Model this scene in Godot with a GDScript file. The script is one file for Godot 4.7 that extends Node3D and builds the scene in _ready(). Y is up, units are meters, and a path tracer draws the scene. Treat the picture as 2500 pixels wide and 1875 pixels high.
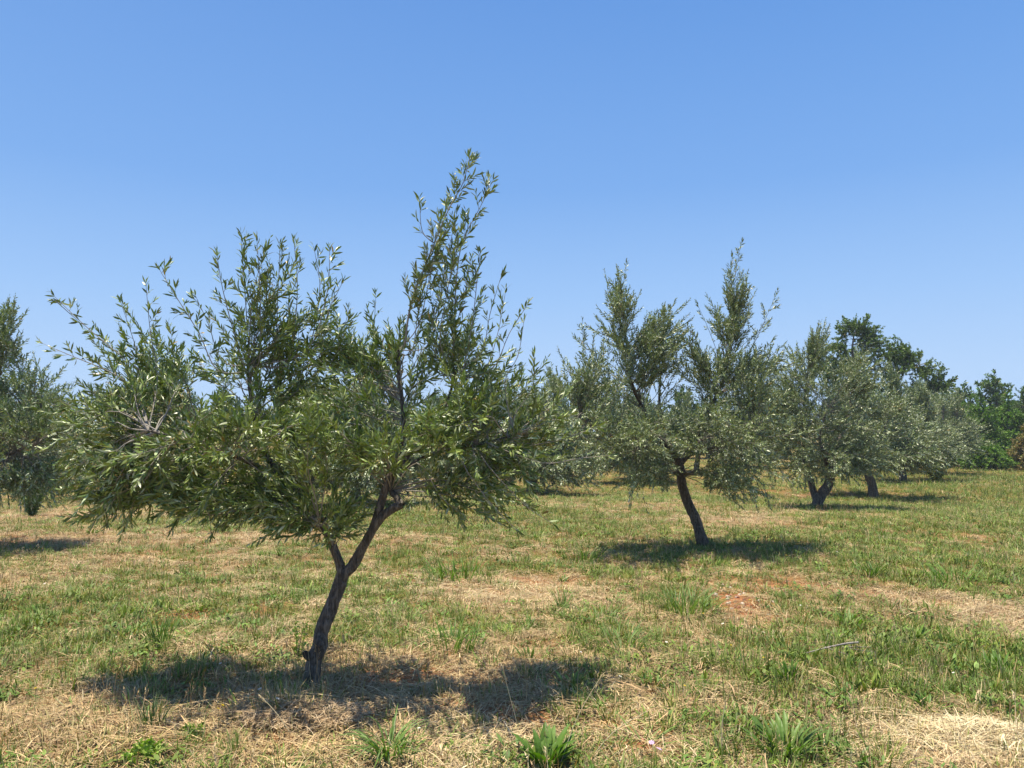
extends Node3D
# An olive grove at midday: one young olive tree close by, a row of others leading away to the right,
# more rows behind, a wood at the far edge, and a meadow of cut dry grass, green weeds and red soil.

const SUN := Vector3(-0.19, 0.94, -0.08)


# ---------------------------------------------------------------- mesh collecting
class MB:
	var v := PackedVector3Array()
	var n := PackedVector3Array()
	var c := PackedColorArray()
	var i := PackedInt32Array()

	func tri(a: int, b: int, d: int) -> void:
		i.append(a); i.append(b); i.append(d)

	func arrays() -> Array:
		var a := []
		a.resize(Mesh.ARRAY_MAX)
		a[Mesh.ARRAY_VERTEX] = v
		if n.size() == v.size():
			a[Mesh.ARRAY_NORMAL] = n
		a[Mesh.ARRAY_COLOR] = c
		a[Mesh.ARRAY_INDEX] = i
		return a

	func add_to(m: ArrayMesh, mat: Material) -> void:
		if i.size() == 0:
			return
		m.add_surface_from_arrays(Mesh.PRIMITIVE_TRIANGLES, arrays())
		m.surface_set_material(m.get_surface_count() - 1, mat)


var M := {}
var names := {}
var rn := RandomNumberGenerator.new()
var bumps := FastNoiseLite.new()
var swell := FastNoiseLite.new()
var patch := FastNoiseLite.new()
var speck := FastNoiseLite.new()
var bark_noise := FastNoiseLite.new()
var tree_feet := []          # [x, z, height of the little mound]
var leaf_nodes := 0
var leaves_made := 0
var leaf_shapes := []


func numbered(called: String) -> String:
	var k: int = names.get(called, 0)
	names[called] = k + 1
	return called if k == 0 else "%s_%03d" % [called, k]


func base(called: String, label: String, category: String, at := Vector3.ZERO, turn := 0.0, group := "") -> Node3D:
	var o := Node3D.new()
	o.name = numbered(called)
	add_child(o, true)
	o.position = at
	o.rotation.y = turn
	tag(o, label, category, group)
	return o


func tag(o: Node, label: String, category: String, group := "", kind := "") -> void:
	o.set_meta("label", label)
	o.set_meta("category", category)
	if group:
		o.set_meta("group", group)
	if kind:
		o.set_meta("kind", kind)


func put(called: String, mesh: Mesh, parent: Node, kind := "") -> MeshInstance3D:
	var o := MeshInstance3D.new()
	o.name = called
	o.mesh = mesh
	parent.add_child(o, true)
	if kind:
		o.set_meta("kind", kind)
	return o


func built(mb: MB, mat: Material) -> ArrayMesh:
	var m := ArrayMesh.new()
	mb.add_to(m, mat)
	return m


func copy_of(src: Node3D, label: String, at: Vector3, turn: float, size := 1.0, group := "") -> Node3D:
	var o: Node3D = src.duplicate()
	var stem := String(src.name)
	if stem.length() > 4 and stem[stem.length() - 4] == "_" and stem.right(3).is_valid_int():
		stem = stem.left(stem.length() - 4)
	o.name = numbered(stem)
	add_child(o, true)
	o.position = at
	o.rotation.y = turn
	o.scale = Vector3.ONE * size
	o.set_meta("label", label)
	if group:
		o.set_meta("group", group)
	return o


# ---------------------------------------------------------------- materials
func vivid(called: String, rough: float, spec := 0.5, back := Color.BLACK) -> StandardMaterial3D:
	var m := StandardMaterial3D.new()
	m.resource_name = called
	m.vertex_color_use_as_albedo = true
	m.roughness = rough
	m.metallic_specular = spec
	m.cull_mode = BaseMaterial3D.CULL_DISABLED
	if back != Color.BLACK:
		m.backlight_enabled = true
		m.backlight = back
	return m


func make_materials() -> void:
	M.leaf = vivid("olive leaf", 0.42, 0.5, Color(0.42, 0.46, 0.2))
	M.broad = vivid("broad leaf", 0.5, 0.45, Color(0.7, 0.8, 0.3))
	M.grass = vivid("grass blade", 0.6, 0.4, Color(0.55, 0.6, 0.3))
	M.straw = vivid("straw", 0.65, 0.4, Color(0.4, 0.35, 0.2))
	M.twig = vivid("twig", 0.8, 0.3)
	M.petal = vivid("petal", 0.7, 0.3, Color(0.5, 0.5, 0.5))
	M.stone = vivid("limestone", 0.9, 0.3)
	# bark: grey, with darker fissures running lengthwise and pale lichen patches
	var im := Image.create(512, 512, false, Image.FORMAT_RGB8)
	var hm := Image.create(512, 512, false, Image.FORMAT_RGB8)
	var f := FastNoiseLite.new()
	f.seed = 5
	f.frequency = 0.02
	f.fractal_octaves = 4
	var g := FastNoiseLite.new()
	g.seed = 9
	g.frequency = 0.011
	g.fractal_octaves = 3
	for y in 512:
		for x in 512:
			var a := x * TAU / 512.0
			var b := y * TAU / 512.0
			var ridge := f.get_noise_3d(cos(a) * 150.0, sin(a) * 150.0, 40.0 * sin(b)) * 0.5 + f.get_noise_3d(cos(a) * 80 + 400, sin(a) * 80, 80 * cos(b)) * 0.5
			var lich := g.get_noise_3d(cos(a) * 80, sin(a) * 80 + 90, 80 * sin(b)) + 0.6 * g.get_noise_3d(cos(b) * 200, sin(b) * 200, 200 * cos(a))
			var k := clampf(0.5 + ridge * 2.4, 0, 1)
			var col := Color(0.25, 0.228, 0.20).lerp(Color(0.52, 0.48, 0.43), k)
			col = col.lerp(Color(0.55, 0.54, 0.50), clampf((lich - 0.22) * 3.0, 0, 0.75))
			col = col.lerp(Color(0.40, 0.36, 0.31), clampf((-lich - 0.25) * 2.5, 0, 0.5))
			im.set_pixel(x, y, col)
			hm.set_pixel(x, y, Color(k, k, k))
	var m := StandardMaterial3D.new()
	m.resource_name = "olive bark"
	m.albedo_texture = ImageTexture.create_from_image(im)
	m.heightmap_enabled = true
	m.heightmap_texture = ImageTexture.create_from_image(hm)
	m.heightmap_scale = 2.0
	m.uv1_triplanar = true
	m.uv1_scale = Vector3(3.2, 2.0, 3.2)
	m.roughness = 0.85
	m.vertex_color_use_as_albedo = true
	M.bark = m
	# soil: red earth almost hidden by bleached chaff
	var soil := Image.create(1024, 1024, false, Image.FORMAT_RGB8)
	var sh := Image.create(1024, 1024, false, Image.FORMAT_RGB8)
	var e := FastNoiseLite.new()
	e.seed = 21
	e.frequency = 0.02
	e.fractal_octaves = 5
	for y in 1024:
		for x in 1024:
			var a := x * TAU / 1024.0
			var b := y * TAU / 1024.0
			var k := clampf(0.5 + 0.9 * e.get_noise_3d(cos(a) * 120 + 200 * cos(b), sin(a) * 120, sin(b) * 200), 0, 1)
			soil.set_pixel(x, y, Color(0.50, 0.35, 0.25).lerp(Color(0.68, 0.52, 0.39), k))
			sh.set_pixel(x, y, Color(k, k, k) * 0.6)
	rn.seed = 77
	for s in 9000:
		var px := rn.randf() * 1024
		var py := rn.randf() * 1024
		var an := rn.randf() * TAU
		var ln := rn.randi_range(6, 46)
		var t := rn.randf()
		var col := Color(0.80, 0.71, 0.52).lerp(Color(0.60, 0.50, 0.33), t) if rn.randf() < 0.8 else Color(0.47, 0.46, 0.27)
		var bend := rn.randf_range(-0.03, 0.03)
		for q in ln:
			an += bend
			px += cos(an)
			py += sin(an)
			var ix := posmod(int(px), 1024)
			var iy := posmod(int(py), 1024)
			soil.set_pixel(ix, iy, col)
			soil.set_pixel(ix, posmod(iy + 1, 1024), col)
			sh.set_pixel(ix, iy, Color(0.9, 0.9, 0.9))
	var gm := StandardMaterial3D.new()
	gm.resource_name = "red soil and chaff"
	gm.albedo_texture = ImageTexture.create_from_image(soil)
	gm.heightmap_enabled = true
	gm.heightmap_texture = ImageTexture.create_from_image(sh)
	gm.heightmap_scale = 1.2
	gm.uv1_triplanar = true
	gm.uv1_world_triplanar = true
	gm.uv1_scale = Vector3.ONE * 0.62
	gm.roughness = 0.95
	gm.metallic_specular = 0.25
	gm.vertex_color_use_as_albedo = true
	M.ground = gm


# ---------------------------------------------------------------- the lie of the land
func rise(x: float, z: float) -> float:
	var d := Vector2(x, z).length()
	var h := -0.36 * smoothstep(15.0, 24.0, d)
	h += swell.get_noise_2d(x, z) * 0.10 * smoothstep(2.0, 9.0, d)
	h += bumps.get_noise_2d(x, z) * 0.03
	for t in tree_feet:
		if absf(x - t[0]) > 1.5:
			continue
		var q: float = (x - t[0]) * (x - t[0]) + (z - t[1]) * (z - t[1])
		if q < 2.0:
			h += t[2] * exp(-q / t[3])
	return h


# what grows where: [position, radius across, radius in depth, greener, barer, paler]
var spots := []


func spot(p: Vector2, rx: float, rz: float, green: float, bare := 0.0, pale := 0.0) -> void:
	spots.append([p, rx, rz, green, bare, pale])


func cover(x: float, z: float) -> Vector3:
	var g := 0.60 + patch.get_noise_2d(x, z) * 0.62 + speck.get_noise_2d(x * 1.3, z * 1.3) * 0.28
	g += 0.16 * smoothstep(16.0, 28.0, Vector2(x, z).length())
	var b := maxf(0.0, patch.get_noise_2d(x * 1.7 + 60, z * 1.7) - 0.36) * 1.6
	var p := 0.25 + 0.5 * patch.get_noise_2d(x * 0.9 - 90, z * 0.9 + 30)
	for s in spots:
		var dx: float = (x - s[0].x) / s[1]
		var dz: float = (z - s[0].y) / s[2]
		var q := dx * dx + dz * dz
		if q < 5.0:
			var w := exp(-q)
			g += s[3] * w
			b += s[4] * w
			p += s[5] * w
	return Vector3(clampf(g, 0, 1), clampf(b, 0, 1), clampf(p, 0, 1))


func steps_out(from: float, to: float, first: float, grow: float, most: float) -> PackedFloat32Array:
	var out := PackedFloat32Array()
	var x := from
	var s := first
	while x < to:
		out.append(x)
		x += s
		s = minf(s * grow, most)
	out.append(to)
	return out


func make_ground() -> void:
	var right := steps_out(0.0, 320.0, 0.13, 1.028, 40.0)
	var xs := PackedFloat32Array()
	for k in range(right.size() - 1, 0, -1):
		xs.append(-right[k])
	xs.append_array(right)
	var zs := PackedFloat32Array()
	var back := steps_out(0.0, 60.0, 0.6, 1.25, 20.0)
	for k in range(back.size() - 1, 0, -1):
		zs.append(back[k])
	for q in steps_out(0.0, 420.0, 0.13, 1.012, 40.0):
		zs.append(-q)
	var mb := MB.new()
	var w := xs.size()
	for z in zs:
		for x in xs:
			mb.v.append(Vector3(x, rise(x, z), z))
			var e := 0.06 + 0.004 * absf(z)
			mb.n.append(Vector3(rise(x - e, z) - rise(x + e, z), 2 * e, rise(x, z - e) - rise(x, z + e)).normalized())
			var k := cover(x, z)
			var tint := Color(0.95, 0.88, 0.80).lerp(Color(0.52, 0.70, 0.34), clampf(k.x * 0.8 + 0.25 * smoothstep(18.0, 40.0, Vector2(x, z).length()), 0.0, 1.0))
			tint = tint.lerp(Color(1.0, 0.98, 0.95), k.z * 0.4)
			tint = tint.lerp(Color(1.0, 0.72, 0.58), k.y)
			mb.c.append(tint)
	for r in zs.size() - 1:
		for q in w - 1:
			var a := r * w + q
			mb.tri(a, a + w, a + 1)
			mb.tri(a + 1, a + w, a + w + 1)
	var o := put("ground", built(mb, M.ground), self, "structure")
	o.set_meta("label", "uneven meadow ground of red soil under bleached cut grass")


# ---------------------------------------------------------------- wood and leaves
func smooth_line(p: Array, per := 4) -> PackedVector3Array:
	var out := PackedVector3Array()
	for k in p.size() - 1:
		var a: Vector3 = p[maxi(k - 1, 0)]
		var b: Vector3 = p[k]
		var c: Vector3 = p[k + 1]
		var d: Vector3 = p[mini(k + 2, p.size() - 1)]
		for s in per:
			out.append(b.cubic_interpolate(c, a, d, float(s) / per))
	out.append(p[p.size() - 1])
	return out


func tube(mb: MB, pts: PackedVector3Array, r0: float, r1: float, sides: int, col: Color, knots := 0.0, flare := 0.0, cap := false) -> void:
	var last := pts.size() - 1
	var side := Vector3.RIGHT
	var first := mb.v.size()
	for k in pts.size():
		var t := float(k) / last
		var dir := (pts[mini(k + 1, last)] - pts[maxi(k - 1, 0)]).normalized()
		side = (side - dir * side.dot(dir))
		if side.length() < 0.01:
			side = dir.cross(Vector3(0.3, 0.2, 0.9))
		side = side.normalized()
		var other := dir.cross(side)
		var r := lerpf(r0, r1, t) + flare * exp(-t * 9.0)
		for s in sides:
			var a := s * TAU / sides
			var out := side * cos(a) + other * sin(a)
			var rr := r
			if knots > 0.0:
				var q := pts[k] + out * r
				rr *= 1.0 + knots * (bark_noise.get_noise_3d(q.x * 14, q.y * 5, q.z * 14) + 0.6 * bark_noise.get_noise_3d(q.x * 34, q.y * 20, q.z * 34))
			mb.v.append(pts[k] + out * rr)
			mb.n.append(out)
			mb.c.append(col)
	for k in last:
		for s in sides:
			var a := first + k * sides + s
			var b := first + k * sides + (s + 1) % sides
			mb.tri(a, a + sides, b)
			mb.tri(b, a + sides, b + sides)
	if cap:
		var dir := (pts[last] - pts[last - 1]).normalized()
		var mid := mb.v.size()
		mb.v.append(pts[last] + dir * r1 * 0.4)
		mb.n.append(dir)
		mb.c.append(col)
		for s in sides:
			mb.tri(mid, first + last * sides + (s + 1) % sides, first + last * sides + s)


# A leaf, of one skin that lets light through or of two a hair apart: dark above, silvery below.
func leaf(mb: MB, b: Vector3, d: Vector3, up: Vector3, ln: float, w: float, top: Color, under: Color, fine: bool, apart := 0.0007, skins := 2) -> void:
	var s := d.cross(up).normalized() * w * 0.5
	var u := s.cross(d).normalized()
	var sag := u * ln * 0.06
	leaves_made += 1
	for skin in skins:
		var k := mb.v.size()
		var off := Vector3.ZERO if skin == 0 else u * -apart
		var col := top if skin == 0 else under
		mb.v.append(b + off)
		if fine:
			mb.v.append(b + d * ln * 0.32 + s * 0.92 + sag + off)
			mb.v.append(b + d * ln * 0.32 - s * 0.92 + sag + off)
			mb.v.append(b + d * ln * 0.66 + s * 0.86 + sag + off)
			mb.v.append(b + d * ln * 0.66 - s * 0.86 + sag + off)
			mb.v.append(b + d * ln + off)
			for q in 6:
				mb.c.append(col)
			mb.tri(k, k + 1, k + 2)
			mb.tri(k + 1, k + 3, k + 2)
			mb.tri(k + 2, k + 3, k + 4)
			mb.tri(k + 3, k + 5, k + 4)
		else:
			mb.v.append(b + d * ln * 0.48 + s + sag + off)
			mb.v.append(b + d * ln * 0.48 - s + sag + off)
			mb.v.append(b + d * ln + off)
			for q in 4:
				mb.c.append(col)
			mb.tri(k, k + 1, k + 2)
			mb.tri(k + 1, k + 3, k + 2)


func some_way(r: RandomNumberGenerator) -> Vector3:
	var z := r.randf_range(-1, 1)
	var a := r.randf() * TAU
	var q := sqrt(1 - z * z)
	return Vector3(q * cos(a), z, q * sin(a))


# cx: r (random), len, wid (leaf), gap (between pairs), tops, unders (colours), fine, open (leaf angle)
func leaf_color(cx: Dictionary, which: String) -> Color:
	var set_of: Array = cx[which]
	var a: Color = set_of[cx.r.randi() % set_of.size()]
	var k: float = cx.r.randf_range(0.62, 1.5)
	if cx.r.randf() < 0.008:
		a = Color(0.34, 0.24, 0.06)
	return Color(a.r * k, a.g * k, a.b * k)


func shoot(cx: Dictionary, wood: MB, lv: MB, from: Vector3, dir: Vector3, ln: float, bend: float, holder: Node3D = null) -> void:
	var r: RandomNumberGenerator = cx.r
	var n := maxi(3, int(ln / cx.gap))
	var p := from
	var d := dir.normalized()
	var side := d.cross(some_way(r)).normalized()
	var line := PackedVector3Array([p])
	var fresh: float = r.randf_range(0.85, 1.15)
	for k in n:
		d = (d + Vector3.UP * bend * cx.gap + some_way(r) * 0.06).normalized()
		p += d * cx.gap
		line.append(p)
		side = (side - d * side.dot(d)).normalized()
		var t := float(k + 1) / n
		var big := (0.72 + 0.5 * sin(PI * (0.15 + 0.7 * t))) * fresh * (1.0 if t < 0.85 else 0.75)
		for h in [1.0, -1.0]:
			if r.randf() < cx.bald:
				continue
			var open: float = cx.open + r.randf_range(-0.35, 0.35) - 0.3 * t
			var ld: Vector3 = (d * cos(open) + side * h * sin(open) + some_way(r) * 0.2 + Vector3.DOWN * 0.06).normalized()
			var up: Vector3 = (d - ld * d.dot(ld) + some_way(r) * 0.9).normalized()
			var ll: float = cx.len * big * r.randf_range(0.8, 1.12)
			if holder != null and leaf_nodes < 300:
				leaf_nodes += 1
				var o := put("leaf", leaf_shapes[r.randi() % leaf_shapes.size()], holder)
				var sx: Vector3 = ld.cross(up).normalized()
				o.transform = Transform3D(Basis(sx * ll, sx.cross(ld).normalized() * ll, -ld * ll), p)
			else:
				leaf(lv, p, ld, up, ll, cx.wid * big * r.randf_range(0.85, 1.15), leaf_color(cx, "unders" if r.randf() < cx.pale else "tops"), Color.WHITE, cx.fine, 0.0, 1)
		side = d.cross(side).normalized()
	tube(wood, line, cx.stem, cx.stem * 0.45, 3, cx.bark)


# A bough along a line with leafy shoots on it.
func bough(cx: Dictionary, wood: MB, lv: MB, line: PackedVector3Array, r0: float, from_t: float, step: float, lo: float, hi: float, up: float, bend: float, holder: Node3D = null) -> void:
	var r: RandomNumberGenerator = cx.r
	tube(wood, line, r0, maxf(0.0016, r0 * 0.22), 5 if cx.fine else 3, cx.bark)
	var total := 0.0
	for k in line.size() - 1:
		total += line[k].distance_to(line[k + 1])
	var at := 0.0
	var next := total * from_t
	for k in line.size() - 1:
		var seg := line[k].distance_to(line[k + 1])
		while next <= at + seg and seg > 0:
			var p := line[k].lerp(line[k + 1], (next - at) / seg)
			var tan := (line[k + 1] - line[k]).normalized()
			var out := tan.cross(some_way(r)).normalized()
			var d := (tan * 0.65 + out * r.randf_range(0.5, 1.3) + Vector3.UP * up).normalized()
			shoot(cx, wood, lv, p, d, r.randf_range(lo, hi) * (1.15 - 0.35 * next / total), bend, holder)
			next += step * r.randf_range(0.7, 1.3)
		at += seg
	var tip := (line[line.size() - 1] - line[line.size() - 2]).normalized()
	shoot(cx, wood, lv, line[line.size() - 1], tip, hi if holder == null else lo, bend, holder)


# Lines from the limbs out into a lobe of the crown: [centre, radii, how many, up]
func lobe_line(r: RandomNumberGenerator, limbs: PackedVector3Array, c: Vector3, rad: Vector3, below := 0.0) -> PackedVector3Array:
	var goal := c
	for tries in 6:
		var w := some_way(r) * pow(r.randf(), 0.4)
		goal = c + Vector3(w.x * rad.x, w.y * rad.y, w.z * rad.z)
		if bark_noise.get_noise_3d(goal.x * 2.3 + c.x, goal.y * 2.6, goal.z * 2.3) > 0.06:
			break
	var best := limbs[0]
	var cost := 1e9
	for p in limbs:
		var q := p.distance_to(goal) + maxf(0.0, p.y - goal.y + 0.05 + below) * 1.2 + r.randf() * 0.12
		if q < cost:
			cost = q
			best = p
	var mid := best.lerp(goal, 0.5) + Vector3(0, r.randf_range(-0.02, 0.16) * best.distance_to(goal), 0) + some_way(r) * 0.08 * best.distance_to(goal)
	return smooth_line([best, best.lerp(mid, 0.5) + some_way(r) * 0.015, mid, goal], 3)


func limb_points(into: PackedVector3Array, line: PackedVector3Array, from_t := 0.0) -> void:
	for k in line.size():
		if k >= from_t * line.size():
			into.append(line[k])


func olive(seed_of: int, fine: bool, size: float, wide: float, gap: float) -> Dictionary:
	var r := RandomNumberGenerator.new()
	r.seed = seed_of
	return {
		"r": r, "fine": fine, "len": size, "wid": wide, "gap": gap, "open": 0.70, "bald": 0.06, "pale": 0.40, "stem": 0.0018 if fine else 0.0024, "bark": Color(0.20, 0.19, 0.155),
		"tops": [Color(0.145, 0.21, 0.056), Color(0.115, 0.175, 0.048), Color(0.17, 0.235, 0.066), Color(0.205, 0.255, 0.08)],
		"unders": [Color(0.34, 0.39, 0.23), Color(0.29, 0.345, 0.18), Color(0.40, 0.43, 0.29)],
	}


# A whole tree with its crown as one mass of leaves.
func crown_tree(o: Node3D, cx: Dictionary, limbs: Array, lobes: Array, step: float, lo: float, hi: float, extra: Array = []) -> void:
	var pts := PackedVector3Array()
	for k in limbs.size():
		var L: Array = limbs[k]
		var line := smooth_line(L[0], 4)
		var mb := MB.new()
		tube(mb, line, L[1], L[2], 10, L[3] if L.size() > 3 else Color(1, 1, 1), 0.22, L[1] * 0.55 if k == 0 else 0.0, true)
		put("trunk" if k == 0 else "limb", built(mb, M.bark), o)
		limb_points(pts, line, 0.75 if k == 0 else 0.25)
	var wood := MB.new()
	var lv := MB.new()
	for q in lobes:
		for k in q[2]:
			var line := lobe_line(cx.r, pts, q[0], q[1], 0.35 if q[3] > 0.35 else 0.0)
			bough(cx, wood, lv, line, 0.009, cx.get("from", 0.45), step, lo, hi, q[3], q[4] if q.size() > 4 else 1.2)
	for q in extra:
		bough(cx, wood, lv, smooth_line(q[0], 4), q[1], q[2], q[3], q[4], q[5], q[6], 1.6)
	var m := ArrayMesh.new()
	lv.add_to(m, cx.get("mat", M.leaf))
	wood.add_to(m, M.twig)
	put("crown", m, o, "stuff")


func _ready() -> void:
	# ------------------------------------------------ camera, sky, sun, exposure
	var cam := Camera3D.new()
	cam.name = "camera"
	cam.fov = 54.397
	cam.position = Vector3(0, 1.6, 0)
	cam.rotation_degrees = Vector3(3.563, 0, 0)
	cam.near = 0.1
	cam.far = 900.0
	add_child(cam)
	var sky_mat := PanoramaSkyMaterial.new()
	sky_mat.panorama = ImageTexture.create_from_image(sky_image())
	var sky := Sky.new()
	sky.sky_material = sky_mat
	var env := Environment.new()
	env.background_mode = Environment.BG_SKY
	env.sky = sky
	env.background_energy_multiplier = 0.585
	env.tonemap_mode = Environment.TONE_MAPPER_LINEAR
	env.tonemap_exposure = 1.65
	env.fog_enabled = true
	env.fog_density = 0.0007
	env.fog_light_color = Color(0.88, 0.93, 1.0)
	env.sdfgi_enabled = true
	env.ssao_enabled = true
	env.ssil_enabled = true
	var we := WorldEnvironment.new()
	we.name = "world_environment"
	we.environment = env
	add_child(we)
	var sun := DirectionalLight3D.new()
	sun.name = "sun"
	sun.light_color = Color(1.0, 0.955, 0.88)
	sun.light_energy = 1.6
	sun.light_angular_distance = 0.5
	sun.shadow_enabled = true
	add_child(sun)
	sun.look_at_from_position(Vector3.ZERO, -SUN)

	# ------------------------------------------------ fields
	bumps.seed = 3; bumps.frequency = 1.1; bumps.fractal_octaves = 3
	swell.seed = 4; swell.frequency = 0.09; swell.fractal_octaves = 2
	patch.seed = 8; patch.frequency = 0.34; patch.fractal_octaves = 3
	speck.seed = 15; speck.frequency = 2.2; speck.fractal_octaves = 2
	bark_noise.seed = 2; bark_noise.frequency = 1.0
	make_materials()
	lay_spots()
	set_feet()
	make_ground()
	make_trees()
	make_weeds()
	make_grass()


func sky_image() -> Image:
	var im := Image.create(1024, 512, false, Image.FORMAT_RGBF)
	# colour of the clear air by height above the horizon, in degrees
	var deg := [0.0, 4.0, 10.0, 18.0, 31.0, 50.0, 90.0]
	var col := [Color(0.55, 0.75, 1.03), Color(0.50, 0.71, 1.02), Color(0.37, 0.605, 0.99), Color(0.225, 0.455, 0.90), Color(0.13, 0.335, 0.79), Color(0.095, 0.25, 0.66), Color(0.08, 0.21, 0.57)]
	var s := SUN.normalized()
	for y in 512:
		var el := 90.0 - (y + 0.5) * 180.0 / 512.0
		var e := maxf(el, 0.0)
		var k := 0
		while k < 5 and e > deg[k + 1]:
			k += 1
		var t: float = (e - deg[k]) / (deg[k + 1] - deg[k])
		var c: Color = col[k].lerp(col[k + 1], t)
		for x in 1024:
			# column 0 of a panorama looks along -z
			var a := (x + 0.5) / 1024.0 * TAU
			var v := Vector3(sin(a) * cos(deg_to_rad(el)), sin(deg_to_rad(el)), -cos(a) * cos(deg_to_rad(el)))
			var near := pow(maxf(0.0, v.dot(s)), 4.0)
			im.set_pixel(x, y, Color(c.r + near * 0.20, c.g + near * 0.16, c.b + near * 0.06))
	return im


func lay_spots() -> void:
	# greener
	spot(Vector2(-3.564, -6.129), 0.9, 0.6, 0.5)
	spot(Vector2(-2.709, -6.581), 0.7, 0.4, 0.45)
	spot(Vector2(-2.535, -8.202), 2.4, 1.1, 0.30, 0.0, 0.25)
	spot(Vector2(-0.82, -8.6), 0.5, 0.5, 0.5)
	spot(Vector2(0.728, -6.501), 0.35, 0.6, 0.6)
	spot(Vector2(1.665, -7.301), 0.35, 0.35, 0.6)
	spot(Vector2(-0.4, -6.2), 0.45, 0.45, 0.45)
	spot(Vector2(4.003, -8.463), 0.6, 0.6, 0.4)
	spot(Vector2(5.089, -8.463), 1.2, 1.3, 0.5)
	spot(Vector2(3.083, -5.616), 0.8, 0.6, 0.55)
	spot(Vector2(3.313, -5.183), 0.6, 0.5, 0.5)
	spot(Vector2(1.397, -3.969), 0.35, 0.25, 0.55)
	spot(Vector2(2.149, -4.901), 0.5, 0.4, 0.4)
	spot(Vector2(3.775, -9.883), 1.1, 1.1, 0.30)
	spot(Vector2(0.371, -13.745), 3.0, 2.5, 0.32)
	spot(Vector2(11.84, -18.618), 4.0, 7.0, 0.55)
	spot(Vector2(-2.565, -16.303), 2.2, 2.0, 0.30)
	spot(Vector2(2.827, -23.669), 5.0, 5.0, 0.3)
	spot(Vector2(18.0, -26.0), 7.0, 9.0, 0.6, -0.4)
	spot(Vector2(9.2, -11.5), 2.2, 3.0, 0.4, -0.3)
	spot(Vector2(-5.659, -13.063), 3.0, 2.0, 0.25)
	spot(Vector2(5.534, -11.372), 3.0, 2.5, 0.25)
	# drier
	spot(Vector2(-2.395, -4.151), 1.4, 0.55, -0.55, 0.1, -0.3)
	spot(Vector2(-1.288, -4.215), 0.9, 0.45, -0.65, 0.15, -0.4)
	spot(Vector2(-0.821, -5.285), 0.9, 0.45, -0.5, 0.1, -0.4)
	spot(Vector2(-0.26, -7.614), 1.2, 0.7, -0.6, 0.15, 0.5)
	spot(Vector2(-1.465, -8.684), 0.6, 0.4, -0.6, 0.1, 0.5)
	spot(Vector2(0.124, -4.648), 0.9, 0.4, -0.35, 0.2, -0.3)
	spot(Vector2(4.194, -14.114), 1.3, 1.6, -0.6, 0.0, 0.4)
	spot(Vector2(3.79, -7.362), 0.7, 0.4, -0.5, 0.0, 0.5)
	spot(Vector2(4.229, -6.713), 0.7, 0.35, -0.6, 0.0, 0.5)
	spot(Vector2(2.402, -3.969), 0.5, 0.3, -0.9, 0.0, 0.7)
	spot(Vector2(-5.429, -10.993), 2.6, 1.3, -0.6, 0.1, 0.1)
	spot(Vector2(-9.137, -15.086), 4.0, 1.4, -0.6, 0.3, 0.3)
	spot(Vector2(-6.481, -18.618), 1.4, 1.6, -0.6, 0.5)
	spot(Vector2(0.987, -5.183), 1.0, 0.6, -0.25, 0.0, 0.2)
	spot(Vector2(-1.627, -6.581), 0.5, 0.4, -0.2)
	# bare red soil
	spot(Vector2(2.127, -7.107), 0.26, 0.75, -0.4, 1.0)
	spot(Vector2(2.627, -7.909), 0.5, 0.3, -0.4, 0.7)
	spot(Vector2(0.122, -8.33), 0.5, 0.25, -0.3, 0.5)
	spot(Vector2(7.033, -11.372), 0.6, 0.5, -0.4, 0.8)
	spot(Vector2(0.608, -3.969), 0.25, 0.2, -0.3, 0.8)
	spot(Vector2(0.01, -4.295), 0.3, 0.15, -0.3, 0.6)
	spot(Vector2(8.838, -22.644), 2.5, 2.0, -0.3, 0.3, 0.3)



# Level the ground where the three trees of the front row and the left-hand tree stand.
func set_feet() -> void:
	for f in [[Vector3(-1.235, 0, -4.746), 0.02], [Vector3(2.644, 0, -10.554), 0.0], [Vector3(6.735, -0.05, -16.607), -0.05], [Vector3(-7.6, 0, -10.6), 0.0]]:
		var p: Vector3 = f[0]
		var want: float = f[1]
		tree_feet.append([p.x, p.z, want - rise(p.x, p.z), 0.35])


	# the straw mound before the nearest trunk and the dark hollow beside it
	var m := Vector2(-1.215, -4.315)
	tree_feet.append([m.x, m.y, 0.06, 0.05])
	m = Vector2(-0.871, -4.315)
	tree_feet.append([m.x, m.y, -0.10, 0.008])
	m = Vector2(-1.929, -3.969)
	tree_feet.append([m.x, m.y, 0.05, 0.08])


func make_trees() -> void:
	for k in 5:
		var mb := MB.new()
		var cx := olive(500 + k, true, 1, 1, 1)
		leaf(mb, Vector3.ZERO, Vector3(0, 0, -1), Vector3.UP, 1.0, 0.17 + 0.012 * k, leaf_color(cx, "tops"), leaf_color(cx, "unders"), true, 0.012)
		leaf_shapes.append(built(mb, M.leaf))
	near_tree()
	second_tree()
	third_tree()
	left_tree()
	far_olives()
	broad_trees()


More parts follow.
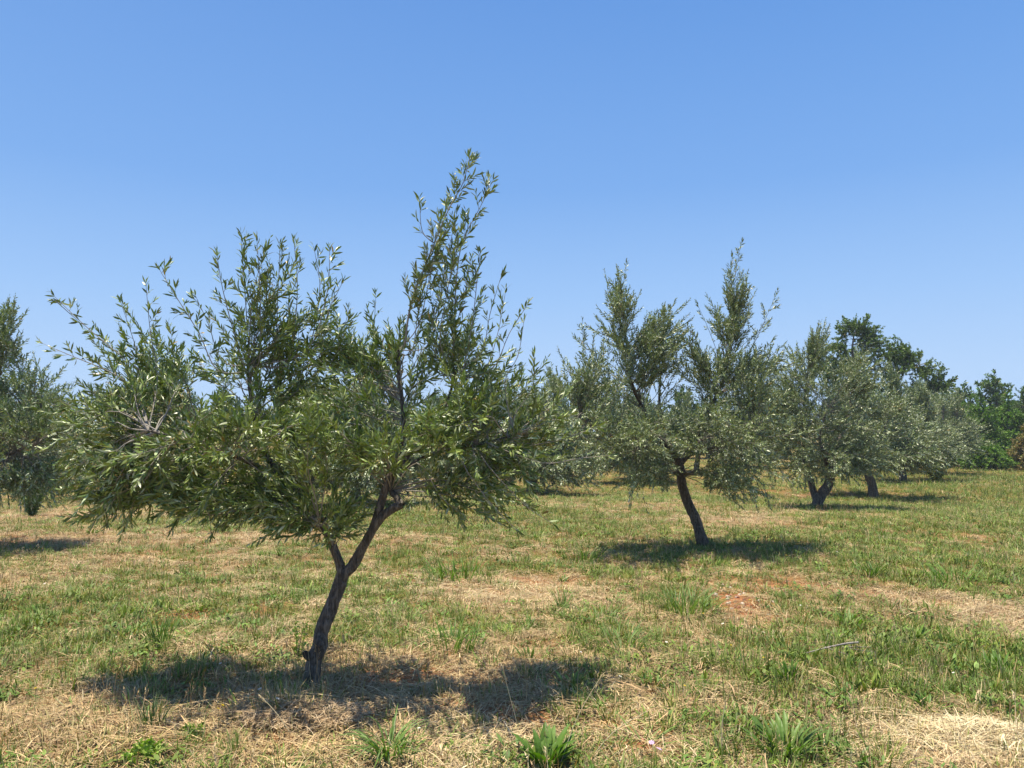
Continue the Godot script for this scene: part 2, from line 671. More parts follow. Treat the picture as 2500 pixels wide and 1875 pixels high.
func near_tree() -> void:
	var o := base("olive_tree", "nearest olive tree, leaning forked trunk and one tall thin shoot rising from its crown", "tree", Vector3(-1.235, 0, -4.746))
	var cx := olive(11, true, 0.056, 0.0108, 0.019)
	cx.pale = 0.24
	cx.tops = [Color(0.15, 0.215, 0.046), Color(0.12, 0.18, 0.040), Color(0.18, 0.245, 0.054), Color(0.22, 0.27, 0.07)]
	cx.unders = [Color(0.31, 0.37, 0.19), Color(0.26, 0.325, 0.145), Color(0.38, 0.42, 0.26)]
	var r: RandomNumberGenerator = cx.r
	var limbs := [
		[[Vector3(-0.011, -0.05, 0), Vector3(-0.009, 0.051, 0), Vector3(0.003, 0.166, -0.01), Vector3(0.036, 0.259, 0), Vector3(0.044, 0.344, -0.02), Vector3(0.066, 0.407, -0.02), Vector3(0.109, 0.525, -0.03), Vector3(0.145, 0.617, -0.03), Vector3(0.173, 0.709, -0.03)], 0.047, 0.043],
		[[Vector3(0.17, 0.686, -0.03), Vector3(0.146, 0.76, -0.03), Vector3(0.108, 0.844, -0.05), Vector3(0.037, 0.977, -0.1), Vector3(-0.073, 1.101, -0.16), Vector3(-0.225, 1.216, -0.22), Vector3(-0.341, 1.348, -0.25), Vector3(-0.431, 1.523, -0.25), Vector3(-0.491, 1.754, -0.22), Vector3(-0.52, 2.03, -0.2)], 0.033, 0.010],
		[[Vector3(0.176, 0.697, -0.03), Vector3(0.239, 0.759, -0.02), Vector3(0.288, 0.852, 0), Vector3(0.337, 0.935, 0.02), Vector3(0.379, 1.022, 0.03), Vector3(0.429, 1.195, 0.03), Vector3(0.461, 1.298, 0.02), Vector3(0.496, 1.333, 0.02), Vector3(0.544, 1.313, 0.03)], 0.036, 0.018],
		[[Vector3(0.357, 0.969, 0.02), Vector3(0.428, 1.065, 0.05), Vector3(0.494, 1.113, 0.07), Vector3(0.547, 1.142, 0.08)], 0.026, 0.026],
		[[Vector3(0.547, 1.136, 0.08), Vector3(0.519, 1.179, 0.05), Vector3(0.473, 1.214, -0.02), Vector3(0.451, 1.272, -0.1), Vector3(0.515, 1.417, -0.2), Vector3(0.708, 1.505, -0.4), Vector3(1.021, 1.6, -0.5)], 0.024, 0.006],
		[[Vector3(0.467, 1.304, 0.02), Vector3(0.512, 1.452, -0.06), Vector3(0.534, 1.63, -0.1), Vector3(0.52, 1.81, -0.1), Vector3(0.498, 1.991, -0.1), Vector3(0.496, 2.124, -0.1)], 0.017, 0.012],
		[[Vector3(-0.073, 1.101, -0.16), Vector3(-0.401, 1.342, -0.5), Vector3(-0.804, 1.55, -0.7), Vector3(-1.188, 1.686, -0.8)], 0.022, 0.007],
		[[Vector3(-0.225, 1.216, -0.22), Vector3(-0.421, 1.396, 0), Vector3(-0.683, 1.515, 0.15), Vector3(-0.974, 1.6, 0.2)], 0.020, 0.006],
		[[Vector3(-0.136, 1.151, -0.2), Vector3(-0.079, 1.438, -0.5), Vector3(0.103, 1.701, -0.7), Vector3(0.201, 1.937, -0.7)], 0.020, 0.007],
		[[Vector3(0.475, 1.308, 0), Vector3(0.673, 1.434, -0.15), Vector3(0.948, 1.495, -0.1), Vector3(1.247, 1.57, -0.05)], 0.011, 0.005],
		[[Vector3(0.464, 1.279, 0), Vector3(0.606, 1.509, -0.2), Vector3(0.779, 1.756, -0.3), Vector3(0.86, 2.003, -0.25)], 0.016, 0.007],
		[[Vector3(0.167, 0.726, -0.03), Vector3(0.111, 0.882, 0.05), Vector3(0.049, 1.031, 0.1)], 0.014, 0.006],
	]
	var pts := PackedVector3Array()
	for k in limbs.size():
		var line := smooth_line(limbs[k][0], 5)
		var mb := MB.new()
		tube(mb, line, limbs[k][1], limbs[k][2], 14, Color(0.85, 0.85, 0.85), 0.20, 0.012 if k == 0 else 0.0, true)
		if k == 0:
			# old pruning scars low on the trunk
			tube(mb, smooth_line([Vector3(0.009, 0.177, 0), Vector3(-0.036, 0.214, 0.03), Vector3(-0.048, 0.237, 0.04)], 3), 0.03, 0.016, 10, Color(0.6, 0.56, 0.52), 0.3, 0.0, true)
			tube(mb, smooth_line([Vector3(0.047, 0.304, 0), Vector3(0.048, 0.304, 0.05), Vector3(0.064, 0.278, 0.065)], 3), 0.03, 0.02, 10, Color(0.85, 0.8, 0.76), 0.3, 0.0, true)
		put("trunk" if k == 0 else "limb", built(mb, M.bark), o)
		if k > 0 and k != 3 and k != 2:
			limb_points(pts, line, 0.3)
	cx.bark = Color(0.29, 0.265, 0.22)
	var petals := MB.new()
	# lobes of the crown: centre, radii, how many boughs, lift of the shoots
	var lobes := [
		[Vector3(-1.281, 1.647, -0.3), Vector3(0.54, 0.36, 0.55), 23, 0.55],
		[Vector3(-0.532, 1.662, -0.3), Vector3(0.50, 0.38, 0.65), 27, 0.6],
		[Vector3(0.207, 1.694, -0.35), Vector3(0.50, 0.34, 0.65), 26, 0.6],
		[Vector3(0.806, 1.694, -0.35), Vector3(0.46, 0.38, 0.65), 27, 0.6],
		[Vector3(1.248, 1.647, -0.3), Vector3(0.30, 0.30, 0.4), 11, 0.55],
		[Vector3(-0.449, 2.308, -0.2), Vector3(0.24, 0.42, 0.24), 14, 0.6],
		[Vector3(-0.059, 2.174, -0.25), Vector3(0.20, 0.28, 0.25), 8, 0.7],
		[Vector3(-1.168, 2.038, -0.3), Vector3(0.44, 0.18, 0.3), 10, 0.7],
		[Vector3(0.855, 2.133, -0.3), Vector3(0.22, 0.34, 0.25), 12, 0.6],
		[Vector3(0.049, 1.085, 0.08), Vector3(0.17, 0.17, 0.17), 15, 0.1],
		[Vector3(-1.079, 1.243, -0.1), Vector3(0.24, 0.12, 0.3), 5, 0.0],
		[Vector3(-0.631, 1.213, -0.1), Vector3(0.22, 0.12, 0.3), 5, 0.0],
		[Vector3(-0.213, 1.169, -0.1), Vector3(0.2, 0.12, 0.25), 6, -0.1],
		[Vector3(1.009, 1.272, -0.1), Vector3(0.24, 0.10, 0.25), 5, 0.0],
		[Vector3(-0.918, 1.387, -0.2), Vector3(0.46, 0.20, 0.4), 12, 0.05],
		[Vector3(-0.367, 1.281, -0.2), Vector3(0.25, 0.14, 0.3), 8, -0.05],
		[Vector3(0.867, 1.381, 0), Vector3(0.28, 0.14, 0.4), 10, 0.05],
		[Vector3(-1.484, 1.432, -0.2), Vector3(0.22, 0.22, 0.3), 10, 0.0],
		[Vector3(-0.661, 1.56, 0.4), Vector3(0.40, 0.22, 0.2), 11, 0.5],
		[Vector3(-0.016, 1.533, 0.4), Vector3(0.36, 0.22, 0.2), 11, 0.5],
		[Vector3(0.682, 1.546, 0.4), Vector3(0.30, 0.20, 0.2), 11, 0.5],
		[Vector3(0.112, 1.906, -0.2), Vector3(0.45, 0.18, 0.3), 8, 0.65],
		[Vector3(-0.626, 1.968, -0.2), Vector3(0.40, 0.16, 0.3), 8, 0.65],
		[Vector3(1.17, 1.832, -0.25), Vector3(0.24, 0.26, 0.3), 10, 0.65],
		[Vector3(1.095, 1.448, -0.2), Vector3(0.28, 0.16, 0.3), 8, 0.35],
		[Vector3(-0.328, 1.371, 0.1), Vector3(0.4, 0.16, 0.3), 10, 0.35],
		[Vector3(-1.122, 1.337, 0), Vector3(0.3, 0.16, 0.3), 7, 0.3],
		[Vector3(0.918, 1.51, -0.1), Vector3(0.36, 0.22, 0.4), 14, 0.5],
		[Vector3(1.309, 1.509, -0.2), Vector3(0.26, 0.22, 0.3), 8, 0.5],
		[Vector3(-0.758, 1.173, -0.05), Vector3(0.12, 0.10, 0.12), 5, 0.0],
		[Vector3(-1.317, 1.213, -0.1), Vector3(0.14, 0.10, 0.15), 5, 0.0],
		[Vector3(-0.341, 1.168, 0.05), Vector3(0.14, 0.08, 0.15), 5, 0.1],
		[Vector3(0.264, 1.999, -0.2), Vector3(0.26, 0.20, 0.25), 10, 0.65],
		[Vector3(0.603, 1.937, -0.2), Vector3(0.20, 0.20, 0.25), 8, 0.65],
		[Vector3(0.415, 1.431, -0.25), Vector3(0.24, 0.12, 0.2), 8, 0.4],
		[Vector3(-0.642, 1.096, 0.05), Vector3(0.06, 0.12, 0.08), 6, -0.1],
		[Vector3(0.068, 0.998, 0.06), Vector3(0.12, 0.12, 0.12), 14, 0.1],
		[Vector3(-0.124, 1.134, 0), Vector3(0.14, 0.10, 0.15), 8, 0.1],
		[Vector3(-1.333, 1.159, -0.05), Vector3(0.10, 0.10, 0.12), 5, -0.1],
		[Vector3(1.047, 1.187, 0.1), Vector3(0.16, 0.10, 0.16), 6, -0.05],
	]
	for q in lobes:
		for k in q[2]:
			var wood := MB.new()
			var lv := MB.new()
			var line := lobe_line(r, pts, q[0], q[1], 0.2 if q[3] > 0.62 else 0.0)
			bough(cx, wood, lv, line, 0.006, 0.38, 0.048, 0.09, 0.27, q[3], 1.4 if q[3] > 0.1 else 0.5)
			var b := put("branch", built(wood, M.twig), o)
			put("leaves", built(lv, M.leaf), b, "stuff")
			if r.randf() < 0.55:
				for h in 3:
					blossom(petals, r, line[r.randi_range(line.size() / 2, line.size() - 1)] + some_way(r) * 0.07)
	# single shoots that stand out against the sky or hang free below
	var singles := [
		[[Vector3(0.496, 2.106, -0.1), Vector3(0.535, 2.166, -0.1), Vector3(0.552, 2.309, -0.1), Vector3(0.587, 2.477, -0.1), Vector3(0.646, 2.63, -0.1), Vector3(0.724, 2.83, -0.1), Vector3(0.82, 3.062, -0.1), Vector3(0.905, 3.218, -0.1), Vector3(0.947, 3.374, -0.1)], 0.0085, 0.20, 0.022, 0.06, 0.17],
		[[Vector3(0.724, 2.83, -0.1), Vector3(0.642, 2.913, -0.12), Vector3(0.625, 3.084, -0.12)], 0.004, 0.3, 0.08, 0.04, 0.06],
		[[Vector3(0.833, 1.906, -0.2), Vector3(0.851, 2.24, -0.15), Vector3(0.867, 2.61, -0.15), Vector3(0.909, 2.859, -0.15), Vector3(1.019, 3.078, -0.15), Vector3(1.093, 3.235, -0.15)], 0.006, 0.2, 0.032, 0.06, 0.17],
		[[Vector3(0.916, 1.991, -0.1), Vector3(0.975, 2.294, -0.1), Vector3(1.005, 2.569, -0.1), Vector3(1.023, 2.722, -0.1)], 0.005, 0.2, 0.034, 0.06, 0.15],
		[[Vector3(-1.813, 2.464, -0.2), Vector3(-1.669, 2.339, -0.2)], 0.003, 0.1, 0.08, 0.05, 0.06],
		[[Vector3(1.036, 2.112, -0.1), Vector3(1.09, 2.355, -0.1), Vector3(1.156, 2.584, -0.1)], 0.004, 0.2, 0.08, 0.05, 0.09],
		[[Vector3(1.1, 1.983, 0), Vector3(1.218, 2.22, 0), Vector3(1.321, 2.384, 0)], 0.004, 0.2, 0.08, 0.05, 0.10],
		[[Vector3(1.044, 2.007, -0.3), Vector3(1.138, 2.259, -0.3), Vector3(1.185, 2.513, -0.3)], 0.004, 0.2, 0.07, 0.06, 0.12],
		[[Vector3(1.187, 1.9, -0.1), Vector3(1.272, 2.081, -0.1), Vector3(1.308, 2.279, -0.1)], 0.004, 0.2, 0.08, 0.05, 0.09],
		[[Vector3(-1.187, 1.84, -0.1), Vector3(-1.372, 1.976, -0.1), Vector3(-1.586, 2.066, -0.1), Vector3(-1.785, 2.148, -0.1)], 0.006, 0.25, 0.05, 0.06, 0.12],
		[[Vector3(-1.147, 1.906, -0.2), Vector3(-1.4, 2.122, -0.2), Vector3(-1.622, 2.308, -0.2), Vector3(-1.807, 2.48, -0.2)], 0.005, 0.25, 0.06, 0.06, 0.12],
		[[Vector3(-1.225, 1.881, -0.3), Vector3(-1.329, 2.196, -0.3), Vector3(-1.422, 2.45, -0.3)], 0.004, 0.2, 0.06, 0.06, 0.12],
		[[Vector3(-1.07, 1.93, -0.1), Vector3(-1.124, 2.233, -0.1), Vector3(-1.16, 2.523, -0.1)], 0.004, 0.2, 0.06, 0.06, 0.12],
		[[Vector3(-0.68, 1.991, -0.1), Vector3(-0.807, 2.233, -0.1), Vector3(-0.965, 2.477, -0.1), Vector3(-1.063, 2.63, -0.1)], 0.005, 0.2, 0.05, 0.06, 0.13],
		[[Vector3(-0.69, 2.06, -0.2), Vector3(-0.789, 2.308, -0.2), Vector3(-0.864, 2.464, -0.2)], 0.004, 0.2, 0.06, 0.06, 0.12],
		[[Vector3(-0.499, 1.991, -0.1), Vector3(-0.597, 2.294, -0.1), Vector3(-0.663, 2.538, -0.1), Vector3(-0.698, 2.722, -0.1)], 0.005, 0.2, 0.05, 0.07, 0.13],
		[[Vector3(-0.504, 1.999, -0.2), Vector3(-0.545, 2.464, -0.2), Vector3(-0.582, 2.856, -0.2)], 0.006, 0.2, 0.04, 0.08, 0.16],
		[[Vector3(-0.41, 2.051, -0.1), Vector3(-0.413, 2.477, -0.1), Vector3(-0.438, 2.799, -0.1)], 0.005, 0.2, 0.045, 0.08, 0.15],
		[[Vector3(-0.352, 2.06, -0.2), Vector3(-0.33, 2.495, -0.2), Vector3(-0.323, 2.793, -0.2)], 0.005, 0.2, 0.05, 0.07, 0.13],
		[[Vector3(-0.26, 2.06, -0.2), Vector3(-0.2, 2.495, -0.2), Vector3(-0.224, 2.824, -0.2)], 0.005, 0.2, 0.05, 0.06, 0.12],
		[[Vector3(-0.167, 2.06, -0.2), Vector3(-0.051, 2.495, -0.2), Vector3(-0.084, 2.777, -0.2)], 0.005, 0.2, 0.05, 0.07, 0.13],
		[[Vector3(-0.11, 2.112, -0.1), Vector3(0.02, 2.477, -0.1), Vector3(0.037, 2.753, -0.1)], 0.005, 0.2, 0.05, 0.07, 0.14],
		[[Vector3(-0.08, 2.112, -0.1), Vector3(0.037, 2.385, -0.1), Vector3(0.11, 2.538, -0.1)], 0.004, 0.2, 0.06, 0.07, 0.12],
		[[Vector3(0.073, 1.991, -0.1), Vector3(0.125, 2.172, -0.1), Vector3(0.153, 2.324, -0.1)], 0.004, 0.2, 0.05, 0.08, 0.14],
		[[Vector3(0.259, 1.855, -0.4), Vector3(0.274, 2.208, -0.4), Vector3(0.287, 2.499, -0.4)], 0.004, 0.2, 0.06, 0.06, 0.11],
		[[Vector3(0.372, 1.85, -0.3), Vector3(0.425, 2.101, -0.3), Vector3(0.455, 2.253, -0.3)], 0.004, 0.2, 0.06, 0.06, 0.11],
		[[Vector3(1.247, 1.69, -0.1), Vector3(1.362, 1.87, -0.1), Vector3(1.38, 2.051, -0.1)], 0.004, 0.2, 0.05, 0.07, 0.13],
		[[Vector3(0.766, 1.991, -0.1), Vector3(0.718, 2.294, -0.1), Vector3(0.762, 2.508, -0.1)], 0.004, 0.2, 0.035, 0.07, 0.15],
		[[Vector3(0.577, 2.117, -0.15), Vector3(0.624, 2.419, -0.12), Vector3(0.684, 2.635, -0.12)], 0.004, 0.2, 0.035, 0.06, 0.14],
		[[Vector3(0.628, 2.294, -0.1), Vector3(0.709, 2.657, -0.08), Vector3(0.798, 2.902, -0.08)], 0.004, 0.2, 0.035, 0.06, 0.14],
		[[Vector3(0.693, 2.184, -0.2), Vector3(0.785, 2.678, -0.18), Vector3(0.862, 3.018, -0.16)], 0.004, 0.2, 0.035, 0.06, 0.14],
		[[Vector3(0.769, 2.166, -0.05), Vector3(0.821, 2.529, -0.05), Vector3(0.892, 2.863, -0.05)], 0.004, 0.2, 0.035, 0.06, 0.14],
		[[Vector3(0.802, 2.06, -0.2), Vector3(0.908, 2.464, -0.2), Vector3(0.956, 2.714, -0.2)], 0.004, 0.2, 0.035, 0.06, 0.14],
		[[Vector3(-1.332, 1.69, -0.1), Vector3(-1.514, 1.72, -0.1), Vector3(-1.651, 1.774, -0.1)], 0.004, 0.2, 0.05, 0.07, 0.13],
		[[Vector3(-0.959, 1.4, 0.1), Vector3(-1.056, 1.272, 0.1), Vector3(-1.182, 1.215, 0.1), Vector3(-1.27, 1.102, 0.1)], 0.004, 0.5, 0.07, 0.06, 0.10],
		[[Vector3(-0.584, 1.286, 0.1), Vector3(-0.632, 1.144, 0.1), Vector3(-0.62, 1.003, 0.1)], 0.004, 0.4, 0.05, 0.05, 0.10],
		[[Vector3(0.945, 1.408, 0.3), Vector3(1.082, 1.204, 0.3), Vector3(1.233, 1.042, 0.3)], 0.004, 0.6, 0.07, 0.05, 0.08],
		[[Vector3(1.078, 1.404, 0.2), Vector3(1.302, 1.159, 0.2), Vector3(1.442, 1.065, 0.2)], 0.004, 0.6, 0.08, 0.05, 0.08],
		[[Vector3(0.658, 1.404, 0.2), Vector3(0.799, 1.209, 0.2), Vector3(0.897, 1.126, 0.2)], 0.004, 0.5, 0.06, 0.05, 0.10],
		[[Vector3(1.103, 1.514, 0.1), Vector3(1.419, 1.4, 0.1), Vector3(1.648, 1.428, 0.1), Vector3(1.806, 1.443, 0.1)], 0.005, 0.5, 0.07, 0.06, 0.10],
		[[Vector3(1.095, 1.478, -0.2), Vector3(1.492, 1.524, -0.2), Vector3(1.768, 1.615, -0.2)], 0.005, 0.4, 0.06, 0.06, 0.12],
	]
	for k in singles.size():
		var q: Array = singles[k]
		var p: Array = q[0].duplicate()
		if k > 1 and k != 4:
			var best: Vector3 = pts[0]
			for s in pts:
				if s.distance_to(p[0]) + maxf(0, s.y - p[0].y) < best.distance_to(p[0]) + maxf(0, best.y - p[0].y):
					best = s
			p.push_front(best)
		var wood := MB.new()
		var lv := MB.new()
		var b := MeshInstance3D.new()
		b.name = "shoot"
		o.add_child(b, true)
		var low: bool = p[p.size() - 1].y < p[0].y
		bough(cx, wood, lv, smooth_line(p, 4), q[1], q[2], q[3], q[4], q[5], -0.1 if low else 0.35, 0.0 if low else 1.2, b)
		b.mesh = built(wood, M.twig)
		if lv.i.size() > 0:
			put("leaves", built(lv, M.leaf), b, "stuff")
	put("blossom", built(petals, M.petal), o, "stuff")


func blossom(mb: MB, r: RandomNumberGenerator, at: Vector3) -> void:
	for k in 16:
		var p := at + some_way(r) * r.randf_range(0.004, 0.022)
		var a := some_way(r) * 0.0042
		var b := a.cross(some_way(r)).normalized() * 0.0042
		var n := mb.v.size()
		var col := Color(0.60, 0.54, 0.26) * r.randf_range(0.7, 1.15) if r.randf() < 0.8 else Color(0.42, 0.24, 0.07)
		for q in [p + a, p + b, p - a, p - b]:
			mb.v.append(q)
			mb.c.append(col)
		mb.tri(n, n + 1, n + 2)
		mb.tri(n, n + 2, n + 3)


func second_tree() -> void:
	var o := base("olive_tree", "second olive tree of the row, S-curved trunk and two upright spires of foliage", "tree", Vector3(2.644, 0, -10.554))
	var cx := olive(22, false, 0.056, 0.0135, 0.021)
	cx.tops = [Color(0.175, 0.225, 0.085), Color(0.15, 0.20, 0.072), Color(0.20, 0.245, 0.10)]
	var limbs := [
		[[Vector3(0.024, -0.115, 0), Vector3(0.001, 0.083, 0), Vector3(-0.054, 0.333, -0.05), Vector3(-0.167, 0.585, -0.05), Vector3(-0.253, 0.822, 0), Vector3(-0.276, 1.029, 0), Vector3(-0.3, 1.197, 0)], 0.078, 0.06, Color(0.9, 0.82, 0.74)],
		[[Vector3(-0.294, 1.145, 0), Vector3(-0.377, 1.288, 0), Vector3(-0.532, 1.437, 0), Vector3(-0.718, 1.797, -0.1), Vector3(-0.923, 2.263, -0.15), Vector3(-1.058, 2.792, -0.1), Vector3(-1.087, 3.26, -0.1)], 0.05, 0.01, Color(0.9, 0.78, 0.68)],
		[[Vector3(-0.288, 1.126, 0), Vector3(-0.194, 1.251, 0.05), Vector3(-0.087, 1.438, 0.05), Vector3(0.127, 1.861, 0), Vector3(0.359, 2.323, -0.05), Vector3(0.488, 2.858, -0.1), Vector3(0.551, 3.394, -0.1)], 0.045, 0.01],
		[[Vector3(-0.364, 1.275, 0), Vector3(-0.395, 1.6, -0.5), Vector3(-0.445, 2.083, -0.6), Vector3(-0.402, 2.698, -0.5)], 0.035, 0.01],
		[[Vector3(-0.182, 1.249, 0), Vector3(0.082, 1.383, 0.5), Vector3(0.518, 1.57, 0.7)], 0.03, 0.01],
		[[Vector3(-0.39, 1.301, 0), Vector3(-0.926, 1.412, 0.4), Vector3(-1.438, 1.569, 0.5), Vector3(-1.739, 1.788, 0.4)], 0.03, 0.01],
		[[Vector3(-0.275, 1.145, 0), Vector3(0.07, 1.394, -0.6), Vector3(0.744, 1.671, -1), Vector3(1.178, 1.957, -1)], 0.03, 0.01],
	]
	var lobes := [
		[Vector3(-1.537, 1.569, 0.55), Vector3(0.55, 0.46, 1.03), 36, 0.25],
		[Vector3(-0.87, 1.569, 0.45), Vector3(0.55, 0.36, 1.38), 38, 0.25],
		[Vector3(-0.058, 1.569, 0.45), Vector3(0.60, 0.38, 1.38), 40, 0.25],
		[Vector3(0.565, 1.507, 0.55), Vector3(0.48, 0.50, 1.15), 36, 0.25],
		[Vector3(-0.408, 1.73, 0.05), Vector3(0.6, 0.28, 1.03), 14, 0.25],
		[Vector3(-1.338, 2.335, 0.25), Vector3(0.46, 0.48, 0.69), 40, 0.4],
		[Vector3(-1.165, 3.14, 0.25), Vector3(0.26, 0.56, 0.34), 26, 0.6],
		[Vector3(-0.527, 2.578, 0.05), Vector3(0.44, 0.46, 0.69), 40, 0.5],
		[Vector3(-0.457, 2.972, 0.05), Vector3(0.34, 0.30, 0.46), 20, 0.6],
		[Vector3(0.453, 2.302, 0.25), Vector3(0.48, 0.48, 0.69), 40, 0.4],
		[Vector3(0.423, 3.14, 0.25), Vector3(0.25, 0.66, 0.32), 32, 0.6],
		[Vector3(0.026, 2.447, 0.05), Vector3(0.30, 0.30, 0.57), 20, 0.5],
		[Vector3(-1.828, 2.042, 0.35), Vector3(0.26, 0.42, 0.57), 16, 0.4],
		[Vector3(0.898, 2.174, 0.25), Vector3(0.24, 0.46, 0.57), 18, 0.4],
		[Vector3(-0.928, 1.057, 0.75), Vector3(0.26, 0.22, 0.46), 20, -0.1, -0.8],
		[Vector3(0.279, 0.997, 0.75), Vector3(0.34, 0.24, 0.57), 22, -0.1, -0.8],
	]
	var extra := [
		[[Vector3(0.529, 2.385, 0), Vector3(0.835, 2.913, 0), Vector3(1.063, 3.41, 0)], 0.008, 0.35, 0.06, 0.1, 0.25, 0.3],
		[[Vector3(0.335, 2.517, 0), Vector3(0.147, 3.045, 0), Vector3(0.02, 3.344, 0)], 0.005, 0.4, 0.1, 0.06, 0.12, 0.3],
		[[Vector3(-1.119, 2.847, 0), Vector3(-1.1, 3.443, 0), Vector3(-1.03, 3.844, 0)], 0.006, 0.2, 0.05, 0.1, 0.2, 0.6],
		[[Vector3(0.516, 3.111, 0), Vector3(0.542, 3.777, 0), Vector3(0.608, 4.145, 0)], 0.006, 0.2, 0.05, 0.1, 0.2, 0.6],
		[[Vector3(-1.372, 2.319, 0), Vector3(-1.599, 2.715, 0), Vector3(-1.644, 3.012, 0)], 0.005, 0.2, 0.06, 0.1, 0.2, 0.5],
		[[Vector3(-0.599, 1.275, 0), Vector3(-0.799, 0.822, 0), Vector3(-0.77, 0.532, 0)], 0.004, 0.8, 0.08, 0.05, 0.1, -0.2],
	]
	crown_tree(o, cx, limbs, lobes, 0.055, 0.12, 0.34, extra)


func third_tree() -> void:
	var o := base("olive_tree", "third olive tree of the row, short twin-stemmed trunk and round grey-green crown", "tree", Vector3(6.735, -0.05, -16.607))
	var cx := olive(33, false, 0.064, 0.017, 0.026)
	cx.tops = [Color(0.175, 0.225, 0.085), Color(0.15, 0.20, 0.072), Color(0.20, 0.245, 0.10)]
	var limbs := [
		[[Vector3(-0.023, -0.121, 0), Vector3(0.012, 0.071, 0), Vector3(0.109, 0.263, 0), Vector3(0.236, 0.426, 0), Vector3(0.292, 0.609, 0), Vector3(0.286, 0.782, 0)], 0.115, 0.10],
		[[Vector3(0, -0, 0), Vector3(-0.044, 0.316, -0.1), Vector3(-0.129, 0.623, -0.1), Vector3(-0.222, 1.033, -0.1), Vector3(-0.23, 1.96, -0.1), Vector3(-0.101, 2.997, -0.1)], 0.09, 0.012],
		[[Vector3(0.285, 0.731, 0), Vector3(0.463, 1.132, -0.2), Vector3(0.829, 1.755, -0.4), Vector3(1.007, 2.492, -0.4)], 0.07, 0.012],
		[[Vector3(0.285, 0.731, 0), Vector3(0.006, 1.151, 0.4), Vector3(-0.166, 1.551, 0.6), Vector3(0.048, 2.145, 0.6)], 0.05, 0.012],
	]
	var lobes := [
		[Vector3(-0.477, 1.549, 0.25), Vector3(1.02, 0.83, 1.26), 76, 0.25],
		[Vector3(0.728, 1.65, 0.05), Vector3(1.02, 0.88, 1.26), 81, 0.25],
		[Vector3(-0.308, 2.772, 0.15), Vector3(0.60, 0.83, 0.76), 59, 0.5],
		[Vector3(0.026, 3.439, 0.15), Vector3(0.19, 0.46, 0.25), 19, 0.8],
		[Vector3(0.854, 2.682, -0.05), Vector3(0.72, 0.61, 0.89), 46, 0.5],
		[Vector3(-0.866, 2.257, 0.25), Vector3(0.48, 0.77, 0.76), 38, 0.4],
		[Vector3(-0.055, 0.914, 0.65), Vector3(1.14, 0.33, 0.89), 46, -0.05, -0.6],
		[Vector3(0.966, 1.038, 0.05), Vector3(0.60, 0.44, 0.89), 27, 0.0],
		[Vector3(-0.919, 1.962, -0.2), Vector3(0.5, 0.7, 0.7), 36, 0.35],
	]
	crown_tree(o, cx, limbs, lobes, 0.06, 0.14, 0.38)


func left_tree() -> void:
	var o := base("olive_tree", "dark olive tree cut off by the left edge of the view, upright spire on top", "tree", Vector3(-7.6, 0, -10.6))
	var cx := olive(44, false, 0.056, 0.014, 0.021)
	var limbs := [
		[[Vector3(0.111, -0.084, 0), Vector3(0.078, 0.366, 0), Vector3(0.1, 0.754, 0), Vector3(0.112, 1.078, 0)], 0.09, 0.075],
		[[Vector3(0.112, 1.078, 0), Vector3(0.356, 1.469, 0), Vector3(0.605, 1.798, -0.1), Vector3(0.865, 1.931, -0.1)], 0.05, 0.012],
		[[Vector3(0.112, 1.078, 0), Vector3(-0.124, 1.6, -0.3), Vector3(0.052, 2.208, -0.3), Vector3(0.199, 2.741, -0.2), Vector3(0.199, 3.215, -0.2)], 0.05, 0.01],
		[[Vector3(0.113, 1.046, 0), Vector3(-0.233, 1.469, 0), Vector3(-0.582, 1.928, 0)], 0.05, 0.012],
		[[Vector3(0.112, 1.078, 0), Vector3(0.831, 1.289, 0.5), Vector3(1.263, 1.415, 0.6)], 0.035, 0.01],
	]
	var lobes := [
		[Vector3(0.038, 1.6, 0.2), Vector3(0.9, 0.7, 1.30), 50, 0.3],
		[Vector3(0.879, 1.537, 0.4), Vector3(0.6, 0.6, 1.04), 54, 0.3],
		[Vector3(1.319, 1.632, 0.3), Vector3(0.34, 0.5, 0.65), 28, 0.3],
		[Vector3(0.595, 2.115, 0.2), Vector3(0.6, 0.38, 0.78), 34, 0.5],
		[Vector3(0.471, 2.894, 0.2), Vector3(0.24, 0.56, 0.36), 30, 0.7],
		[Vector3(-0.259, 2.439, 0.2), Vector3(0.35, 0.4, 0.52), 16, 0.7],
		[Vector3(0.969, 0.948, 0.5), Vector3(0.5, 0.3, 0.78), 34, -0.1, -0.6],
		[Vector3(1.347, 0.992, 0.2), Vector3(0.3, 0.26, 0.52), 18, -0.1, -0.6],
		[Vector3(-0.063, 0.992, 0.2), Vector3(0.5, 0.3, 0.91), 22, -0.1, -0.6],
	]
	crown_tree(o, cx, limbs, lobes, 0.055, 0.12, 0.34)


